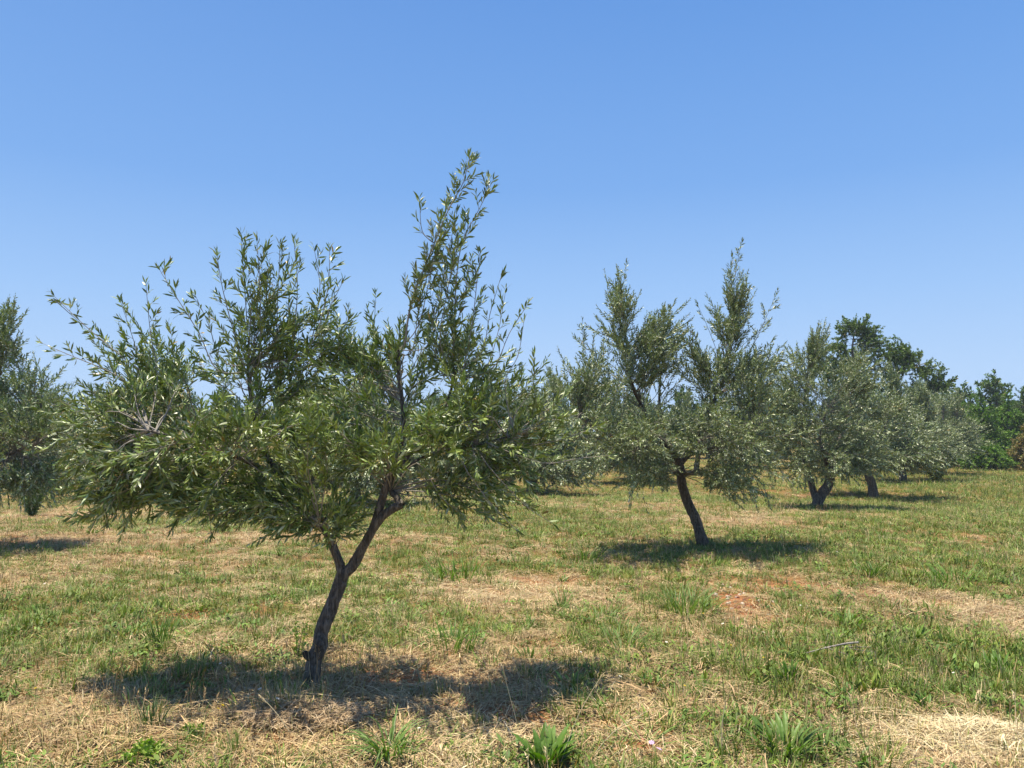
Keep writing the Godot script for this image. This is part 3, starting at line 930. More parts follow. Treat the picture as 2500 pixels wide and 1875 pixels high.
# Three further olive trees, repeated down the rows.
func make_olive(seed_of: int, label: String, tall: float, spires: int, bushy := false) -> Node3D:
	var o := base("olive_tree", label, "tree", Vector3.ZERO, 0.0, "olive trees further down the rows")
	var cx := olive(seed_of, false, 0.078, 0.022, 0.034)
	cx.tops = [Color(0.175, 0.225, 0.085), Color(0.15, 0.20, 0.072), Color(0.20, 0.245, 0.10)]
	var r: RandomNumberGenerator = cx.r
	var lean := Vector3(r.randf_range(-0.15, 0.15), 0, r.randf_range(-0.15, 0.15))
	var fork := Vector3(0, 0.9, 0) + lean
	var limbs := [[[Vector3(0, -0.1, 0), Vector3(0, 0.3, 0) + lean * 0.1, Vector3(0, 0.6, 0) + lean * 0.8, fork], 0.12, 0.09]]
	var lobes := []
	var n := 4
	for k in n:
		var a := k * TAU / n + r.randf_range(-0.4, 0.4)
		var out := Vector3(cos(a), 0, sin(a))
		var high := tall * r.randf_range(0.62, 0.78)
		limbs.append([[fork, fork + out * 0.3 + Vector3(0, 0.3, 0), fork + out * 0.7 + Vector3(0, 0.7, 0), fork * 0.5 + out * 0.9 + Vector3(0, high - 0.4, 0)], 0.06, 0.012])
		lobes.append([Vector3(0, 1.45, 0) + out * 0.95, Vector3(0.85, 0.7, 0.85), 46, 0.2])
		lobes.append([Vector3(0, 1.0, 0) + out * 1.25, Vector3(0.75, 0.3, 0.75), 28, -0.1, -0.5])
		lobes.append([Vector3(0, high, 0) + out * 0.75, Vector3(0.45, 0.42, 0.45), 26, 0.55])
		if bushy:
			lobes.append([Vector3(0, 0.62, 0) + out * 1.1, Vector3(0.8, 0.42, 0.8), 30, 0.05, -0.3])
		if k < spires:
			lobes.append([Vector3(0, tall - 0.35, 0) + out * 0.6, Vector3(0.16, 0.45, 0.18), 18, 0.8])
	lobes.append([Vector3(0, 1.9, 0), Vector3(0.6, 0.5, 0.6), 16, 0.3])
	crown_tree(o, cx, limbs, lobes, 0.07, 0.16, 0.4)
	return o


func far_olives() -> void:
	var kinds := [
		make_olive(101, "fourth olive tree of the row, slim dark trunk just right of the twin-stemmed one", 3.3, 1),
		make_olive(102, "fifth olive tree of the row, thin straight trunk between the fourth and the last", 3.2, 2),
		make_olive(103, "sixth olive tree of the row, stout trunk close to the green hedge", 3.4, 1),
		make_olive(104, "bushy olive tree standing directly behind the nearest tree's trunk", 3.2, 1, true),
	]
	var first := [Vector2(10.6, -22.1), Vector2(15.3, -29.4), Vector2(19.2, -34.3)]
	for k in 3:
		kinds[k].position = Vector3(first[k].x, rise(first[k].x, first[k].y), first[k].y)
		kinds[k].rotation.y = 0.7 * k
		kinds[k].scale = Vector3.ONE * (1.15 if k < 2 else 1.2)
	kinds[3].position = Vector3(-3.5, rise(-3.5, -16.8), -16.8)
	var more := [
		[Vector2(0.6, -22.8), 3, 1.12, "olive tree with shade below it, seen right of the nearest tree's trunk"],
		[Vector2(4.7, -28.9), 3, 1.12, "olive tree partly hidden behind the second tree's left side"],
		[Vector2(8.6, -35.0), 0, 1.12, "olive tree seen through the gap in the second tree's crown"],
		[Vector2(12.8, -41.0), 3, 1.18, "farthest olive tree behind the second and third trees of the row"],
		[Vector2(-10.9, -21.5), 3, 1.12, "olive tree behind the left part of the nearest crown"],
		[Vector2(-6.9, -27.7), 3, 1.06, "olive tree in the third row, behind the nearest tree's fork"],
		[Vector2(-2.8, -33.6), 3, 1.12, "olive tree far back behind the right half of the nearest crown"],
		[Vector2(1.3, -39.7), 3, 1.18, "olive tree far back between the nearest and second trees"],
		[Vector2(-18.0, -27.0), 2, 1.12, "olive tree far back behind the dark tree at the left edge"],
		[Vector2(-14.0, -33.0), 3, 1.06, "olive tree far back behind the left-hand boughs of the nearest crown"],
		[Vector2(-9.6, -39.2), 1, 1.12, "olive tree in the last row behind the nearest tree's fork, farthest of those there"],
		[Vector2(23.4, -40.6), 0, 1.24, "last olive tree of the row, its pale top beside the oak"],
	]
	for k in more.size():
		var q: Array = more[k]
		var p: Vector2 = q[0]
		copy_of(kinds[q[1]], q[3], Vector3(p.x, rise(p.x, p.y), p.y), k * 1.9, q[2], "olive trees further down the rows")


func broadleaf(seed_of: int, size: float, wide: float, gap: float, greens: Array) -> Dictionary:
	var cx := olive(seed_of, false, size, wide, gap)
	cx.tops = greens
	cx.unders = greens.map(func(c): return Color(c.r * 1.3 + 0.02, c.g * 1.25 + 0.02, c.b * 1.4 + 0.015))
	cx.open = 0.95
	cx.mat = M.broad
	return cx


func broad_trees() -> void:
	# the oak behind the row
	var at := Vector3(19.6, 0, -39.5)
	at.y = rise(at.x, at.z)
	var o := base("oak_tree", "tall dark green oak behind the row of olives, crown sloping down to the right", "tree", at)
	var limbs := [[[Vector3(0, -0.1, 0), Vector3(0.05, 1.3, 0), Vector3(-0.1, 2.5, 0)], 0.2, 0.16], [[Vector3(-0.1, 2.1, 0), Vector3(-0.8, 3.6, 0.2), Vector3(-1.4, 5.2, 0.1), Vector3(-1.3, 6.3, 0)], 0.13, 0.03],
		[[Vector3(-0.1, 2.2, 0), Vector3(0.4, 3.4, -0.3), Vector3(1.0, 4.6, -0.2), Vector3(1.8, 4.9, 0)], 0.12, 0.03], [[Vector3(-0.1, 2.0, 0), Vector3(0.9, 2.9, 0.5), Vector3(2.2, 3.3, 0.4)], 0.1, 0.03],
		[[Vector3(-0.1, 2.0, 0), Vector3(-1.0, 2.8, -0.5), Vector3(-2.0, 3.4, -0.3)], 0.1, 0.03]]
	var lobes := []
	for q in [[-1.5, 6.3, 0.55, 0.55, 9], [-0.75, 6.4, 0.5, 0.45, 7], [-0.4, 5.7, 0.8, 0.7, 12], [0.5, 5.3, 0.8, 0.6, 12], [1.3, 4.8, 0.75, 0.5, 11], [2.2, 4.3, 0.7, 0.45, 10], [2.9, 3.75, 0.5, 0.35, 7],
			[-2.1, 5.3, 0.6, 0.6, 9], [-2.6, 4.3, 0.7, 0.6, 10], [-1.0, 4.6, 1.1, 0.8, 14], [0.6, 4.0, 1.2, 0.8, 14], [2.0, 3.2, 1.1, 0.7, 12], [-1.6, 3.0, 1.2, 0.8, 12], [0.3, 2.8, 1.2, 0.7, 10]]:
		lobes.append([Vector3(q[0], q[1] * 1.07, 0), Vector3(q[2], q[3], q[2] * 1.1), q[4] * 3, 0.2])
	crown_tree(o, broadleaf(61, 0.10, 0.062, 0.04, [Color(0.10, 0.155, 0.038), Color(0.12, 0.175, 0.045), Color(0.085, 0.135, 0.035)]), limbs, lobes, 0.10, 0.15, 0.3)
	o.scale = Vector3.ONE * 1.1
	# the hedge at the right
	var fresh := [Color(0.12, 0.215, 0.030), Color(0.145, 0.25, 0.038), Color(0.095, 0.175, 0.026)]
	hedge_tree(71, "bright green hedge tree with the left-hand pointed top", 24.0, -40.0, 3.6, 1.1, fresh)
	hedge_tree(72, "tallest bright green hedge tree, its pointed top nearest the olives' last crowns", 25.4, -40.6, 4.2, 1.2, fresh)
	hedge_tree(73, "green hedge tree with a narrow double-pointed top", 27.2, -41.0, 4.1, 1.2, fresh)
	hedge_tree(74, "dark hedge tree cut off by the right edge of the view", 28.7, -42.0, 4.4, 1.5, [Color(0.075, 0.125, 0.035), Color(0.09, 0.145, 0.04)])
	hedge_tree(75, "low bright green bush spilling from the hedge into the meadow", 23.6, -37.6, 1.5, 1.2, fresh)
	hedge_tree(76, "second low green bush at the foot of the hedge, beside the brown one", 24.5, -38.2, 1.3, 1.0, fresh)
	hedge_tree(77, "withered brown bush at the foot of the hedge on the right", 25.7, -37.4, 2.3, 1.2, [Color(0.22, 0.165, 0.06), Color(0.28, 0.20, 0.075), Color(0.12, 0.14, 0.035)])
	# the wood along the far edge
	var wood_kinds := [wood_tree(81, 5.6), wood_tree(82, 5.0)]
	for k in 34:
		var x := -50.0 + k * 2.8
		var p := Vector3(x + rn.randf_range(-0.8, 0.8), 0, -52.0 - rn.randf_range(0.0, 4.0) + 0.06 * x)
		p.y = rise(p.x, p.z) - 0.1
		if k < 2:
			wood_kinds[k].position = p
		else:
			copy_of(wood_kinds[k % 2], "dark broad-leaved tree of the wood closing the far edge of the grove", p, rn.randf() * TAU, rn.randf_range(0.85, 1.12), "trees of the wood along the far edge")


func hedge_tree(seed_of: int, label: String, x: float, z: float, tall: float, wide: float, greens: Array) -> void:
	var o := base("hedge_tree" if tall > 2.6 else "bush", label, "tree" if tall > 2.6 else "bush", Vector3(x, rise(x, z) - 0.05, z))
	var cx := broadleaf(seed_of, 0.095, 0.058, 0.038, greens)
	var r: RandomNumberGenerator = cx.r
	var limbs := [[[Vector3(0, -0.1, 0), Vector3(0.05, tall * 0.3, 0), Vector3(0, tall * 0.6, 0), Vector3(0.05, tall * 0.85, 0)], 0.09, 0.02]]
	var lobes := [[Vector3(0, tall * 0.86, 0), Vector3(0.16, tall * 0.12, 0.2) * wide, 12, 0.7]]
	for k in 3:
		var a := k * 2.1 + r.randf()
		var out := Vector3(cos(a), 0, sin(a)) * wide
		limbs.append([[Vector3(0, tall * 0.2, 0), out * 0.3 + Vector3(0, tall * 0.35, 0), out * 0.6 + Vector3(0, tall * 0.5, 0)], 0.05, 0.015])
		lobes.append([out * 0.55 + Vector3(0, tall * 0.30, 0), Vector3(0.6 * wide, tall * 0.26, 0.6 * wide), 44, 0.1])
		lobes.append([out * 0.3 + Vector3(0, tall * 0.62, 0), Vector3(0.4 * wide, tall * 0.18, 0.4 * wide), 34, 0.3])
	crown_tree(o, cx, limbs, lobes, 0.09, 0.15, 0.32)


func wood_tree(seed_of: int, tall: float) -> Node3D:
	var o := base("woodland_tree", "dark broad-leaved tree of the wood closing the far edge of the grove", "tree", Vector3.ZERO, 0.0, "trees of the wood along the far edge")
	var cx := broadleaf(seed_of, 0.2, 0.13, 0.08, [Color(0.085, 0.135, 0.042), Color(0.10, 0.155, 0.05), Color(0.07, 0.115, 0.036)])
	var limbs := [[[Vector3(0, -0.2, 0), Vector3(0.1, 1.0, 0), Vector3(0, 2.2, 0.1), Vector3(0.1, tall * 0.8, 0)], 0.16, 0.04], [[Vector3(0, 0.9, 0), Vector3(0.8, 1.6, 0.3), Vector3(1.3, 2.2, 0.3)], 0.08, 0.03], [[Vector3(0, 0.9, 0), Vector3(-0.8, 1.6, -0.2), Vector3(-1.3, 2.3, -0.1)], 0.08, 0.03]]
	var lobes := [[Vector3(0, tall * 0.8, 0), Vector3(0.8, tall * 0.16, 0.8), 26, 0.3], [Vector3(0.9, tall * 0.5, 0.2), Vector3(1.0, tall * 0.28, 1.0), 36, 0.2], [Vector3(-0.9, tall * 0.5, 0), Vector3(1.0, tall * 0.28, 1.0), 36, 0.2], [Vector3(0, tall * 0.3, 0.3), Vector3(1.5, tall * 0.22, 1.2), 34, 0.1]]
	crown_tree(o, cx, limbs, lobes, 0.15, 0.25, 0.5)
	return o


# ---------------------------------------------------------------- single plants and small things
# A blade or leaf of length 1 that rises along +y and bows over towards -z.
func bowed_leaf(wide: float, lift: float, bow: float, tones: Array, seed_of: int, pointed: float) -> ArrayMesh:
	var r := RandomNumberGenerator.new()
	r.seed = seed_of
	var mb := MB.new()
	var p := Vector3.ZERO
	var a := lift
	var n := 7
	var col: Color = tones[seed_of % tones.size()]
	col = col * r.randf_range(0.85, 1.15)
	for k in n + 1:
		var t := float(k) / n
		var w := wide * 0.5 * pow(sin(PI * clampf(0.08 + 0.92 * pow(t, pointed), 0, 1)), 0.8)
		var keel := w * 0.25
		var up := Vector3(0, cos(a), sin(a))
		for s in [-1.0, 0.0, 1.0]:
			mb.v.append(p + Vector3(s * w, 0, 0) + up * (keel if s != 0.0 else 0.0))
			mb.c.append(col if s != 0.0 else col * 1.15)
		p += Vector3(0, sin(a), -cos(a)) / n
		a -= bow / n
	for k in n:
		for s in 2:
			var q := k * 3 + s
			mb.tri(q, q + 1, q + 3)
			mb.tri(q + 1, q + 4, q + 3)
	return built(mb, M.broad)


func leafy_plant(called: String, part: String, label: String, category: String, at: Vector2, count: int, ln: float, wide: float, lift: float, bow: float, tones: Array, seed_of: int, pointed := 1.2, spread := 0.02) -> Node3D:
	var o := base(called, label, category, Vector3(at.x, rise(at.x, at.y) - 0.006, at.y))
	var r := RandomNumberGenerator.new()
	r.seed = seed_of
	var kinds := []
	for k in 5:
		kinds.append(bowed_leaf(wide * r.randf_range(0.85, 1.15), lift + (k - 2) * 0.14, bow * (0.6 + 0.22 * k), tones, seed_of + k, pointed))
	for k in count:
		var q := put(part, kinds[r.randi() % 5], o)
		var a := r.randf() * TAU
		q.position = Vector3(cos(a), 0, sin(a)) * sqrt(r.randf()) * spread
		q.rotation = Vector3(r.randf_range(-0.2, 0.2), -a - PI / 2 + r.randf_range(-0.5, 0.5), r.randf_range(-0.2, 0.2))
		q.scale = Vector3.ONE * ln * r.randf_range(0.6, 1.1)
	return o


# A weed of branching stems set with small round leaves.
func stemmed_weed(called: String, label: String, category: String, at: Vector2, stems: int, tall: float, lean: float, size: float, wide: float, tones: Array, seed_of: int) -> void:
	var o := base(called, label, category, Vector3(at.x, rise(at.x, at.y) - 0.01, at.y))
	var cx := broadleaf(seed_of, size, wide, size * 0.5, tones)
	cx.fine = true
	cx.bark = Color(0.09, 0.12, 0.04)
	cx.open = 1.05
	for k in stems:
		var wood := MB.new()
		var lv := MB.new()
		var a: float = cx.r.randf() * TAU
		var out := Vector3(cos(a), 0, sin(a))
		shoot(cx, wood, lv, out * 0.02 * cx.r.randf(), Vector3.UP + out * lean * cx.r.randf(), tall * cx.r.randf_range(0.6, 1.1), 0.6)
		var s := put("stem", built(wood, M.twig), o)
		put("leaves", built(lv, M.broad), s, "stuff")


func make_weeds() -> void:
	var bright := [Color(0.11, 0.21, 0.028), Color(0.13, 0.235, 0.036), Color(0.09, 0.175, 0.024)]
	var cool := [Color(0.115, 0.20, 0.036), Color(0.14, 0.225, 0.045), Color(0.095, 0.165, 0.03)]
	var yellow := [Color(0.22, 0.32, 0.04), Color(0.25, 0.35, 0.055), Color(0.17, 0.27, 0.035)]
	leafy_plant("rosette_weed", "leaf", "bright green rosette of broad upright leaves at the middle of the bottom edge", "weed", Vector2(0.164, -3.676), 34, 0.20, 0.19, 1.15, 0.7, bright, 301, 1.2, 0.05)
	leafy_plant("rosette_weed", "leaf", "tall lance-leaved green weed in the lower right, before the pale straw heap", "weed", Vector2(1.359, -3.83), 46, 0.20, 0.12, 1.15, 0.8, cool, 311, 1.2, 0.09)
	leafy_plant("rosette_weed", "leaf", "lance-leaved weed left of the pale straw heap, shorter than its neighbour", "weed", Vector2(1.657, -3.7), 22, 0.12, 0.15, 1.0, 0.8, cool, 321, 1.2, 0.05)
	leafy_plant("rosette_weed", "leaf", "green broad-leaved weed above the pale straw heap on the right", "weed", Vector2(2.395, -4.385), 24, 0.12, 0.15, 1.05, 0.8, bright, 331, 1.2, 0.05)
	leafy_plant("rosette_weed", "leaf", "dark upright broad-leaved weed between the fallen twig and the lance-leaved weed", "weed", Vector2(1.781, -4.901), 22, 0.14, 0.12, 1.3, 0.4, bright, 341, 1.2, 0.05)
	leafy_plant("rosette_weed", "leaf", "fresh green leafy weed near the right edge, level with the fallen twig", "weed", Vector2(3.249, -5.085), 28, 0.16, 0.13, 1.2, 0.6, bright, 351, 1.2, 0.07)
	leafy_plant("rosette_weed", "leaf", "broad-leaved weed in the green patch right of the red soil", "weed", Vector2(2.802, -6.273), 22, 0.16, 0.13, 1.1, 0.7, bright, 361, 1.2, 0.08)
	leafy_plant("rosette_weed", "leaf", "leafy weed on the meadow right of the second tree's shade", "weed", Vector2(3.878, -8.151), 20, 0.20, 0.13, 1.2, 0.6, cool, 371, 1.2, 0.08)
	leafy_plant("grass_clump", "blade", "clump of arching green grass blades at the bottom edge below the nearest trunk", "grass", Vector2(-0.605, -3.751), 60, 0.27, 0.04, 1.2, 1.7, cool, 401, 0.6, 0.09)
	leafy_plant("grass_clump", "blade", "small tuft of green blades at the foot of the nearest trunk", "grass", Vector2(-1.179, -4.554), 9, 0.14, 0.075, 1.3, 1.2, yellow, 411, 0.7, 0.02)
	leafy_plant("grass_clump", "blade", "dark bluish clump of stiff blades at the lower left, on dry straw", "grass", Vector2(-1.909, -4.058), 48, 0.20, 0.03, 1.45, 0.7, [Color(0.085, 0.125, 0.05), Color(0.105, 0.15, 0.06)], 421, 0.6, 0.07)
	leafy_plant("grass_clump", "blade", "upright dark green grass clump left of the nearest trunk", "grass", Vector2(-2.644, -5.711), 56, 0.26, 0.03, 1.42, 0.7, [Color(0.085, 0.15, 0.035), Color(0.11, 0.18, 0.045)], 431, 0.6, 0.11)
	leafy_plant("grass_clump", "blade", "large bright grass clump in the middle, left of the red soil patch", "grass", Vector2(1.537, -6.782), 130, 0.32, 0.028, 1.25, 1.2, cool, 441, 0.6, 0.26)
	leafy_plant("grass_clump", "blade", "feathery green grass clump between the shade and the large bright clump", "grass", Vector2(0.719, -6.423), 100, 0.26, 0.030, 1.0, 1.4, cool, 451, 0.6, 0.28)
	leafy_plant("grass_clump", "blade", "green grass clump running down below the large bright clump", "grass", Vector2(0.824, -5.675), 90, 0.26, 0.030, 1.1, 1.3, cool, 461, 0.6, 0.24)
	leafy_plant("grass_clump", "blade", "green grass clump on the pale straw right of the nearest fork", "grass", Vector2(0.46, -6.922), 26, 0.24, 0.04, 1.35, 0.8, cool, 471, 0.6, 0.06)
	leafy_plant("grass_clump", "blade", "dark green grass clump in the shaded patch right of the nearest trunk", "grass", Vector2(-0.413, -5.616), 50, 0.2, 0.05, 1.3, 0.8, bright, 481, 0.6, 0.22)
	leafy_plant("grass_clump", "blade", "green grass clump at the front edge of the second tree's shade", "grass", Vector2(0.909, -9.527), 80, 0.32, 0.03, 1.3, 1.1, cool, 491, 0.6, 0.26)
	leafy_plant("grass_clump", "blade", "green grass clump above the pale straw behind the nearest fork", "grass", Vector2(-0.626, -8.463), 46, 0.28, 0.05, 1.3, 0.8, bright, 501, 0.6, 0.3)
	leafy_plant("grass_clump", "blade", "short green grass clump on the right, above the dry pale strip", "grass", Vector2(4.634, -7.956), 46, 0.26, 0.05, 1.2, 0.9, bright, 511, 0.6, 0.3)
	stemmed_weed("clover", "lime green clover-like weed in the dry straw at the bottom left", "weed", Vector2(-1.768, -3.7), 44, 0.10, 1.9, 0.024, 0.019, yellow, 601)
	stemmed_weed("clover", "yellow-green low weed above the lime green clover", "weed", Vector2(-1.665, -3.969), 30, 0.08, 2.0, 0.020, 0.016, yellow, 602)
	stemmed_weed("leafy_weed", "slender upright leafy weed standing just left of the nearest trunk", "weed", Vector2(-1.508, -5.391), 4, 0.30, 0.2, 0.034, 0.010, yellow, 603)
	stemmed_weed("leafy_weed", "soft pale green bush of weeds below the dark left-hand tree", "weed", Vector2(-9.656, -15.173), 46, 0.75, 0.7, 0.07, 0.02, [Color(0.09, 0.16, 0.04), Color(0.11, 0.18, 0.05)], 604)
	stemmed_weed("leafy_weed", "olive-green weedy bush with yellow flowers at the far end of the row", "weed", Vector2(15.961, -28.28), 50, 1.0, 0.8, 0.1, 0.03, [Color(0.10, 0.15, 0.045), Color(0.12, 0.17, 0.06), Color(0.30, 0.26, 0.03)], 605)
	twig()
	stones()
	clods()
	flowers()
	straw_heap()
	stalks()


func twig() -> void:
	var g := Vector2(2.341, -5.478)
	var o := base("fallen_twig", "bare grey fallen twig lying in the grass at the right", "twig", Vector3(g.x, rise(g.x, g.y) + 0.03, g.y))
	var mb := MB.new()
	tube(mb, smooth_line([Vector3(-0.26, 0.0, 0.06), Vector3(-0.1, 0.03, 0.03), Vector3(0.05, 0.05, 0.0), Vector3(0.16, 0.055, -0.02)], 4), 0.004, 0.009, 6, Color(0.30, 0.27, 0.24), 0.2, 0.0, true)
	put("stem", built(mb, M.twig), o)
	for q in [[-0.1, 0.14, 0.12], [0.02, 0.24, 0.05], [0.06, 0.26, -0.08]]:
		var s := MB.new()
		tube(s, smooth_line([Vector3(q[0], 0.035, 0.02), Vector3(q[0] + q[1] * 0.5, 0.02, 0.02 + q[2] * 0.6), Vector3(q[0] + q[1], 0.005, q[2])], 3), 0.004, 0.002, 4, Color(0.27, 0.235, 0.2))
		put("side_twig", built(s, M.twig), o)


func stone_mesh(seed_of: int) -> ArrayMesh:
	var mb := MB.new()
	var n := FastNoiseLite.new()
	n.seed = seed_of
	n.frequency = 0.9
	for a in 7:
		for b in 10:
			var t := PI * a / 6.0
			var f := TAU * b / 10.0
			var d := Vector3(sin(t) * cos(f), cos(t), sin(t) * sin(f))
			mb.v.append(d * Vector3(1.0, 0.42, 0.7) * (1.0 + 0.6 * n.get_noise_3dv(d * 1.4)))
			mb.c.append(Color(0.50, 0.41, 0.32) * (1.0 + 0.4 * n.get_noise_3dv(d * 3.0)))
	for a in 6:
		for b in 10:
			var q := a * 10 + b
			var w := a * 10 + (b + 1) % 10
			mb.tri(q, w, q + 10)
			mb.tri(w, w + 10, q + 10)
	return built(mb, M.stone)


func stones() -> void:
	rn.seed = 41
	var kinds := []
	for k in 4:
		kinds.append(stone_mesh(70 + k))
	var c := Vector2(2.188, -7.262)
	for k in 26:
		var x := c.x + rn.randfn(0.0, 0.16)
		var z := c.y + rn.randfn(0.0, 0.36)
		var o := MeshInstance3D.new()
		o.name = numbered("stone")
		o.mesh = kinds[k % 4]
		add_child(o, true)
		var s := rn.randf_range(0.010, 0.028)
		o.position = Vector3(x, rise(x, z) + s * 0.2, z)
		o.rotation = Vector3(rn.randf_range(-0.3, 0.3), rn.randf() * TAU, rn.randf_range(-0.3, 0.3))
		o.scale = Vector3.ONE * s
		tag(o, "small whitish limestone lump on the bare red soil patch", "stone", "whitish stones on the red soil patch")


# Crumbs and clods of red earth where the soil lies bare.
func clods() -> void:
	rn.seed = 43
	var mm := MultiMesh.new()
	mm.transform_format = MultiMesh.TRANSFORM_3D
	mm.use_colors = true
	mm.mesh = stone_mesh(91)
	var where := []
	var tries := 0
	while where.size() < 1500 and tries < 60000:
		tries += 1
		var z := -rn.randf_range(3.2, 12.0)
		var x := rn.randf_range(-0.75, 0.75) * -z
		if rn.randf() < (cover(x, z).y - 0.4) * 1.5:
			where.append(Vector2(x, z))
	mm.instance_count = where.size()
	for k in where.size():
		var s := 0.004 + 0.018 * pow(rn.randf(), 3.0)
		var p: Vector2 = where[k]
		mm.set_instance_transform(k, Transform3D(Basis.from_euler(Vector3(rn.randf() * 6, rn.randf() * 6, rn.randf() * 6)).scaled(Vector3.ONE * s), Vector3(p.x, rise(p.x, p.y) + s * 0.1, p.y)))
		var t := rn.randf_range(0.6, 1.15)
		mm.set_instance_color(k, Color(0.80 * t, 0.50 * t, 0.38 * t))
	var o := MultiMeshInstance3D.new()
	o.name = "soil_crumbs"
	o.multimesh = mm
	add_child(o, true)
	tag(o, "loose crumbs of red earth on the bare soil patches", "soil", "", "stuff")


func flower_head(petals: int, size: float, col: Color, heart: Color) -> ArrayMesh:
	var mb := MB.new()
	for k in petals:
		var a := k * TAU / petals
		var d := Vector3(cos(a), 0.12, sin(a)).normalized()
		leaf(mb, d * size * 0.22, d, Vector3.UP, size * 0.8, size * 0.42, col, col * 0.9, false, 0.0006)
	var n := mb.v.size()
	mb.v.append(Vector3(0, size * 0.22, 0))
	mb.c.append(heart)
	for k in 8:
		mb.v.append(Vector3(cos(k * TAU / 8) * size * 0.32, size * 0.06, sin(k * TAU / 8) * size * 0.32))
		mb.c.append(heart)
	for k in 8:
		mb.tri(n, n + 1 + k, n + 1 + (k + 1) % 8)
	return built(mb, M.petal)


func flower(called: String, label: String, group: String, tall: float, head: ArrayMesh) -> Node3D:
	var o := base(called, label, "flower", Vector3.ZERO, 0.0, group)
	var s := MB.new()
	tube(s, smooth_line([Vector3(0, -0.01, 0), Vector3(0.006, tall * 0.5, 0.004), Vector3(0, tall, 0)], 3), 0.0012, 0.0009, 4, Color(0.10, 0.15, 0.05))
	put("stalk", built(s, M.twig), o)
	var h := put("flower_head", head, o)
	h.position = Vector3(0, tall, 0)
	h.rotation = Vector3(0.35, 0, 0.1)
	return o


func flowers() -> void:
	rn.seed = 52
	var white := flower("daisy", "small white daisy standing in the cut grass", "white daisies scattered over the meadow", 0.11, flower_head(11, 0.010, Color(0.75, 0.74, 0.70), Color(0.55, 0.38, 0.04)))
	var gold := flower("yellow_flower", "tiny yellow flower standing in the grass", "yellow flowers scattered over the meadow", 0.12, flower_head(7, 0.008, Color(0.62, 0.48, 0.03), Color(0.55, 0.36, 0.03)))
	var places := [Vector2(-4.44, -7.203), Vector2(-1.966, -5.391), Vector2(-1.977, -5.306), Vector2(-1.873, -4.901), Vector2(-1.268, -4.138), Vector2(-1.254, -4.648), Vector2(-1.142, -4.648), Vector2(-0.841, -4.771), Vector2(0.217, -4.281), Vector2(0.255, -4.261), Vector2(0.468, -5.183), Vector2(1.093, -5.391), Vector2(1.856, -5.616), Vector2(1.607, -5.798),
		Vector2(1.791, -5.524), Vector2(2.781, -4.813), Vector2(1.826, -5.736), Vector2(3.916, -9.359), Vector2(3.826, -8.888), Vector2(6.301, -11.372), Vector2(-1.4, -4.248), Vector2(-2.92, -5.616), Vector2(-0.467, -3.857), Vector2(1.003, -4.215), Vector2(0.647, -4.57), Vector2(1.294, -4.813), Vector2(2.501, -6.581), Vector2(1.397, -9.359)]
	for k in places.size():
		var p: Vector2 = places[k]
		var at := Vector3(p.x, rise(p.x, p.y), p.y)
		if k == 0:
			white.position = at
		else:
			copy_of(white, "small white daisy standing in the cut grass", at, rn.randf() * TAU, rn.randf_range(0.8, 1.25))
	var yellows := [Vector2(-2.755, -4.421), Vector2(-1.521, -4.028), Vector2(-1.54, -4.016), Vector2(1.58, -6.273), Vector2(2.06, -6.581), Vector2(1.326, -3.969), Vector2(1.52, -5.285), Vector2(0.893, -5.183), Vector2(3.174, -8.742), Vector2(-4.94, -8.202), Vector2(-3.367, -10.071), Vector2(2.96, -6.129), Vector2(0.999, -4.421), Vector2(2.254, -4.088), Vector2(-1.785, -3.969), Vector2(1.645, -4.991)]
	for k in yellows.size():
		var p: Vector2 = yellows[k]
		var at := Vector3(p.x, rise(p.x, p.y), p.y)
		if k == 0:
			gold.position = at
		else:
			copy_of(gold, "tiny yellow flower standing in the grass", at, rn.randf() * TAU, rn.randf_range(0.8, 1.3))
	var pink := flower("mauve_flower", "upper of two pale mauve flowers near the middle of the bottom edge", "", 0.10, flower_head(9, 0.016, Color(0.62, 0.45, 0.62), Color(0.5, 0.36, 0.5)))
	var a := Vector2(0.668, -3.676)
	pink.position = Vector3(a.x, rise(a.x, a.y), a.y)
	var b := Vector2(0.687, -3.594)
	copy_of(pink, "lower of two pale mauve flowers near the middle of the bottom edge", Vector3(b.x, rise(b.x, b.y), b.y), 2.0)


# Loose straws as thin ribbons with a keel, lying every way.
func straws(mb: MB, r: RandomNumberGenerator, count: int, reach: Vector2, pile: float, lo: float, hi: float, tones: Array) -> void:
	for k in count:
		var a := r.randf() * TAU
		var q := sqrt(r.randf())
		var p := Vector3(cos(a) * q * reach.x, 0.004 + pile * (1 - q * q) * r.randf(), sin(a) * q * reach.y)
		var h := r.randf() * TAU
		var d := Vector3(cos(h), r.randf_range(-0.08, 0.22), sin(h)).normalized()
		ribbon(mb, p - d * 0.03, d, r.randf_range(lo, hi), r.randf_range(0.0024, 0.0050), r.randf_range(-0.8, 0.8), r.randf_range(0.1, 0.7), tones[r.randi() % tones.size()] * r.randf_range(0.75, 1.2), 3)


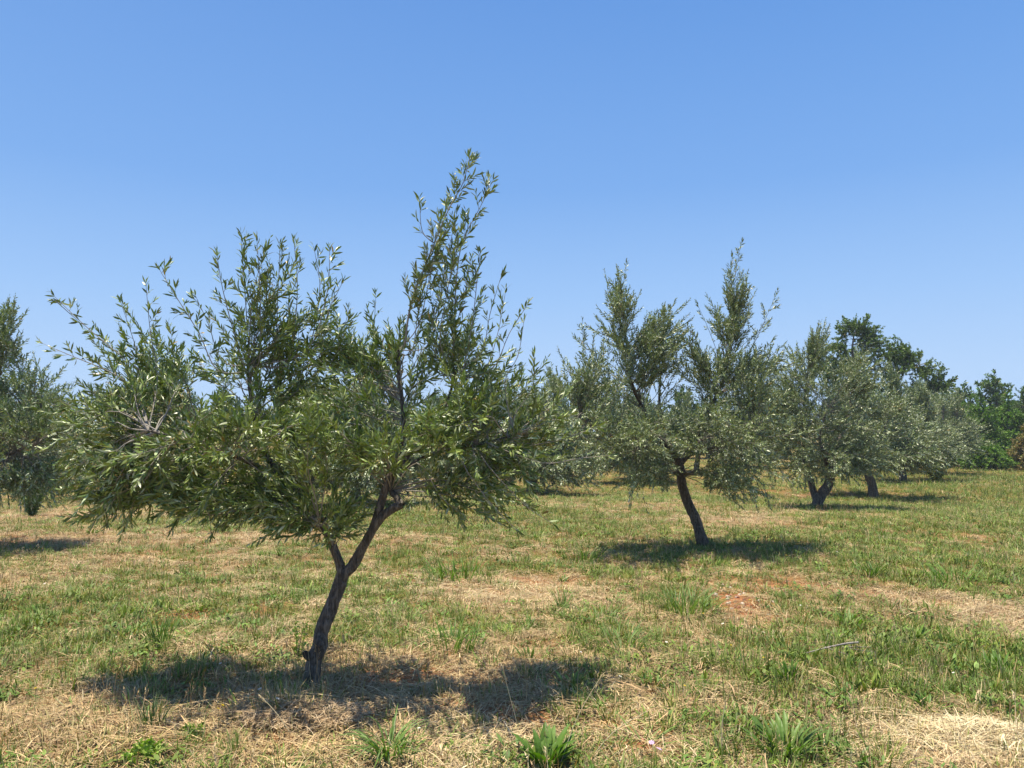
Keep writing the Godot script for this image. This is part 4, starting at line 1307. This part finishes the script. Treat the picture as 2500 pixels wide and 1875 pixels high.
func ribbon(mb: MB, from: Vector3, dir: Vector3, ln: float, w: float, turn: float, sag: float, col: Color, parts: int) -> void:
	var p := from
	var d := dir
	var n := mb.v.size()
	var side := d.cross(Vector3.UP)
	side = (side if side.length() > 0.05 else Vector3.RIGHT).normalized()
	col.a = 1.0
	for k in parts + 1:
		var t := float(k) / parts
		if k == parts:
			mb.v.append(p)
			mb.c.append(col)
			break
		var ww := w * (1.0 - 0.55 * t * t)
		mb.v.append(p + side * ww * 0.5)
		mb.v.append(p - side * ww * 0.5)
		mb.c.append(col)
		mb.c.append(col)
		p += d * ln / parts
		d = (d + Vector3.DOWN * sag / parts + side * turn / parts * 0.5).normalized()
	for k in parts - 1:
		var q := n + k * 2
		mb.tri(q, q + 1, q + 2)
		mb.tri(q + 1, q + 3, q + 2)
	var e := n + (parts - 1) * 2
	mb.tri(e, e + 1, e + 2)


func straw_heap() -> void:
	var r := RandomNumberGenerator.new()
	r.seed = 88
	var g := Vector2(2.39, -3.969)
	var mb := MB.new()
	straws(mb, r, 1900, Vector2(0.52, 0.30), 0.09, 0.08, 0.24, [Color(0.62, 0.52, 0.30), Color(0.55, 0.44, 0.24), Color(0.68, 0.60, 0.38)])
	var o := put("straw_heap", built(mb, M.straw), self, "stuff")
	o.position = Vector3(g.x, rise(g.x, g.y), g.y)
	tag(o, "pale heap of raked dry straw in the bottom right corner", "straw", "", "stuff")
	g = Vector2(-1.148, -4.215)
	var brown := MB.new()
	straws(brown, r, 900, Vector2(0.36, 0.20), 0.05, 0.07, 0.22, [Color(0.46, 0.33, 0.18), Color(0.38, 0.26, 0.14), Color(0.54, 0.42, 0.26)])
	o = put("straw_mound", built(brown, M.straw), self, "stuff")
	o.position = Vector3(g.x, rise(g.x, g.y), g.y)
	tag(o, "brownish mound of matted straw just before the nearest trunk", "straw", "", "stuff")


func stalks() -> void:
	rn.seed = 63
	var rows := [[Vector2(0.219, -3.676), 0.42, 0.22, "long leaning pale dry stalk rising beside the bright green rosette"], [Vector2(0.359, -3.751), 0.22, 0.3, "short pale dry stalk broken beside the bright green rosette"],
		[Vector2(0.047, -4.088), 0.34, -0.1, "thin upright dry grass stalk left of the bright green rosette"], [Vector2(1.004, -3.676), 0.30, 0.03, "dry stalk standing near the mauve flowers"], [Vector2(-1.115, -3.969), 0.2, -0.2, "dry bent stalk on the straw mound before the nearest trunk"]]
	for q in rows:
		var g: Vector2 = q[0]
		var o := base("dry_stalk", q[3], "grass", Vector3(g.x, rise(g.x, g.y), g.y))
		var mb := MB.new()
		var ln: float = q[1]
		var top := Vector3(q[2], ln, -0.03)
		tube(mb, smooth_line([Vector3(0, -0.02, 0), top * 0.5 + Vector3(-0.01, 0.02, 0), top], 4), 0.0026, 0.0014, 5, Color(0.55, 0.47, 0.28))
		put("stem", built(mb, M.straw), o)
		var hd := MB.new()
		for k in 14:
			ribbon(hd, top * (1.0 - 0.012 * k), (top.normalized() + some_way(rn) * 0.5).normalized(), 0.022, 0.004, 0.0, 0.2, Color(0.52, 0.42, 0.24), 2)
		put("seed_head", built(hd, M.straw), o)


# ---------------------------------------------------------------- the meadow's grass: nobody could count it
func tuft(kind: String, seed_of: int) -> ArrayMesh:
	var r := RandomNumberGenerator.new()
	r.seed = seed_of
	var mb := MB.new()
	var dry := [Color(0.50, 0.40, 0.22), Color(0.40, 0.30, 0.155), Color(0.60, 0.50, 0.30), Color(0.33, 0.30, 0.13), Color(0.45, 0.33, 0.18)]
	var green := [Color(0.14, 0.225, 0.036), Color(0.175, 0.26, 0.050), Color(0.11, 0.185, 0.030), Color(0.22, 0.265, 0.075)]
	if kind == "straw":
		straws(mb, r, 34, Vector2(0.11, 0.11), 0.045, 0.06, 0.19, dry)
	elif kind == "dry":
		for k in 22:
			blade(mb, r, 0.075, 0.03, 0.11, 1.7, 0.0044, dry)
		straws(mb, r, 14, Vector2(0.09, 0.09), 0.02, 0.06, 0.15, dry)
	elif kind == "green":
		for k in 40:
			blade(mb, r, 0.08, 0.03, 0.12, 1.6, 0.0056, green)
		for k in 5:
			blade(mb, r, 0.07, 0.05, 0.14, 0.6, 0.003, dry)
	elif kind == "mixed":
		for k in 18:
			blade(mb, r, 0.09, 0.03, 0.11, 1.6, 0.0052, green)
		for k in 16:
			blade(mb, r, 0.09, 0.03, 0.11, 1.7, 0.0042, dry)
		straws(mb, r, 6, Vector2(0.09, 0.09), 0.02, 0.06, 0.15, dry)
	elif kind == "herb":
		for k in 26:
			var a := r.randf() * TAU
			var p := Vector3(cos(a), 0, sin(a)) * sqrt(r.randf()) * 0.08
			var h := r.randf() * TAU
			var d := Vector3(cos(h), r.randf_range(0.1, 1.1), sin(h)).normalized()
			var b := p + Vector3(0, r.randf_range(0.005, 0.05), 0)
			leaf(mb, b, d, Vector3.UP, r.randf_range(0.02, 0.055), r.randf_range(0.009, 0.017), green[r.randi() % 3] * r.randf_range(0.8, 1.2), green[1], true, 0.0005)
	elif kind == "broad":
		for k in 15:
			var a := r.randf() * TAU
			var p := Vector3(cos(a), 0, sin(a)) * sqrt(r.randf()) * 0.045
			var d := Vector3(cos(a), r.randf_range(0.5, 2.4), sin(a)).normalized()
			var tone: Color = green[r.randi() % 3] * r.randf_range(0.75, 1.15)
			leaf(mb, p, d, (Vector3.UP - d * d.y * 0.9 + some_way(r) * 0.2).normalized(), r.randf_range(0.04, 0.10), r.randf_range(0.009, 0.018), tone, tone, true, 0.0, 1)
	elif kind == "stalk":
		for k in 5:
			var a := r.randf() * TAU
			var p := Vector3(cos(a), 0, sin(a)) * r.randf() * 0.07
			var d := (Vector3.UP + some_way(r) * 0.3).normalized()
			var ln := r.randf_range(0.16, 0.30)
			var col: Color = dry[r.randi() % 5]
			ribbon(mb, p, d, ln, 0.0022, 0.2, 0.25, col, 3)
			for q in 5:
				ribbon(mb, p + d * ln * (0.78 + 0.04 * q) + Vector3(0, -0.02, 0), (d + some_way(r) * 0.6).normalized(), 0.02, 0.004, 0.0, 0.2, col * 0.9, 2)
	for k in mb.c.size():
		mb.c[k].a = 1.0
	return built(mb, M.straw if kind in ["straw", "dry", "stalk"] else M.grass)


func blade(mb: MB, r: RandomNumberGenerator, reach: float, lo: float, hi: float, lean: float, w: float, tones: Array) -> void:
	var a := r.randf() * TAU
	var p := Vector3(cos(a), 0, sin(a)) * sqrt(r.randf()) * reach + Vector3(0, -0.008, 0)
	var d := (Vector3.UP + Vector3(cos(a), 0, sin(a)) * lean * r.randf() + some_way(r) * 0.25).normalized()
	var col: Color = tones[r.randi() % tones.size()]
	ribbon(mb, p, d, r.randf_range(lo, hi), w * r.randf_range(0.7, 1.3), r.randf_range(-0.6, 0.6), r.randf_range(0.1, 1.3), col * r.randf_range(0.75, 1.25), 4)


func make_grass() -> void:
	rn.seed = 900
	var kinds := {}
	var what := {
		"dry": ["dry_grass", "short standing dry grass bleached to straw colour"], "straw": ["fallen_straw", "loose cut straw lying flat over the soil"],
		"green": ["green_grass", "short fresh green meadow grass"], "mixed": ["mixed_grass", "short grass of green and dry blades together"],
		"broad": ["broad_leaved_weeds", "small broad-leaved green weeds mixed into the fresh grass"], "herb": ["low_herbs", "low green small-leaved herbs among the grass"], "stalk": ["seed_stalks", "thin dry grass stalks with seed heads"],
	}
	for k in what:
		for v in 3:
			kinds[k + str(v)] = [tuft(k, 1000 + v * 7 + k.length() * 31), [], []]
	var z := 2.4
	while z < 62.0:
		var cell := 0.062 + 0.0062 * maxf(0.0, z - 4.0) if z < 14.0 else 0.124 + 0.012 * (z - 14.0)
		var half := z * 0.80 + 1.2
		var x := -half
		while x < half:
			var px := x + rn.randf() * cell
			var pz := -(z + rn.randf() * cell)
			x += cell
			var c := cover(px, pz)
			if rn.randf() < c.y * 0.93:
				continue
			var kind := "dry"
			var q := rn.randf()
			var g := c.x * 1.15 - 0.08
			if q < g * 0.62:
				kind = "green"
			elif q < g:
				kind = "herb" if rn.randf() < 0.4 else "mixed"
			if kind == "green" and rn.randf() < 0.13:
				kind = "straw"
			elif q < g and z < 13.0 and rn.randf() < 0.04 + 0.08 * smoothstep(0.6, 1.0, c.x):
				kind = "broad"
			elif q < g:
				pass
			elif q < g + (1 - g) * (0.48 + 0.2 * c.z):
				kind = "straw"
			elif q > 0.965:
				kind = "stalk"
			elif rn.randf() < 0.3:
				kind = "mixed"
			var s := (0.65 + 1.0 * pow(rn.randf(), 2.5)) * (1.0 + 0.035 * maxf(0.0, z - 9.0))
			var tall := (0.55 + 0.8 * pow(rn.randf(), 2.0)) * (1.0 + 0.012 * maxf(0.0, z - 9.0)) * (1.0 + 1.2 * exp(-pow((px - 21.0) / 9.0, 2) - pow((pz + 25.0) / 13.0, 2)) + 0.45 * exp(-pow((px - 2.3) / 1.5, 2) - pow((pz + 4.7) / 1.6, 2)))
			var t := Transform3D(Basis(Vector3.UP, rn.randf() * TAU).scaled(Vector3(s, tall, s)), Vector3(px, rise(px, pz), pz))
			var tint := rn.randf_range(0.72, 1.28)
			var col := Color(tint, tint, tint)
			if kind in ["dry", "straw", "stalk"]:
				col = Color(tint * (0.90 + 0.28 * c.z), tint * (0.82 + 0.36 * c.z), tint * (0.74 + 0.50 * c.z))
			else:
				var w := rn.randf_range(-0.1, 0.2)
				col = Color(tint * (1.0 + w), tint, tint * (1.0 - w))
			var into: Array = kinds[kind + str(rn.randi() % 3)]
			into[1].append(t)
			into[2].append(col)
		z += cell
	var total := 0
	for k in what:
		var o := Node3D.new()
		o.name = what[k][0]
		add_child(o, true)
		tag(o, what[k][1], "grass" if not k in ["broad", "herb"] else "weeds", "ground cover of the meadow", "stuff")
		for v in 3:
			var m: Array = kinds[k + str(v)]
			var mm := MultiMesh.new()
			mm.transform_format = MultiMesh.TRANSFORM_3D
			mm.use_colors = true
			mm.mesh = m[0]
			mm.instance_count = m[1].size()
			total += m[1].size()
			for j in m[1].size():
				mm.set_instance_transform(j, m[1][j])
				mm.set_instance_color(j, m[2][j])
			var w := MultiMeshInstance3D.new()
			w.name = "tuft"
			w.multimesh = mm
			o.add_child(w, true)
			w.set_meta("kind", "stuff")
	print("tufts ", total, " leaves ", leaves_made)
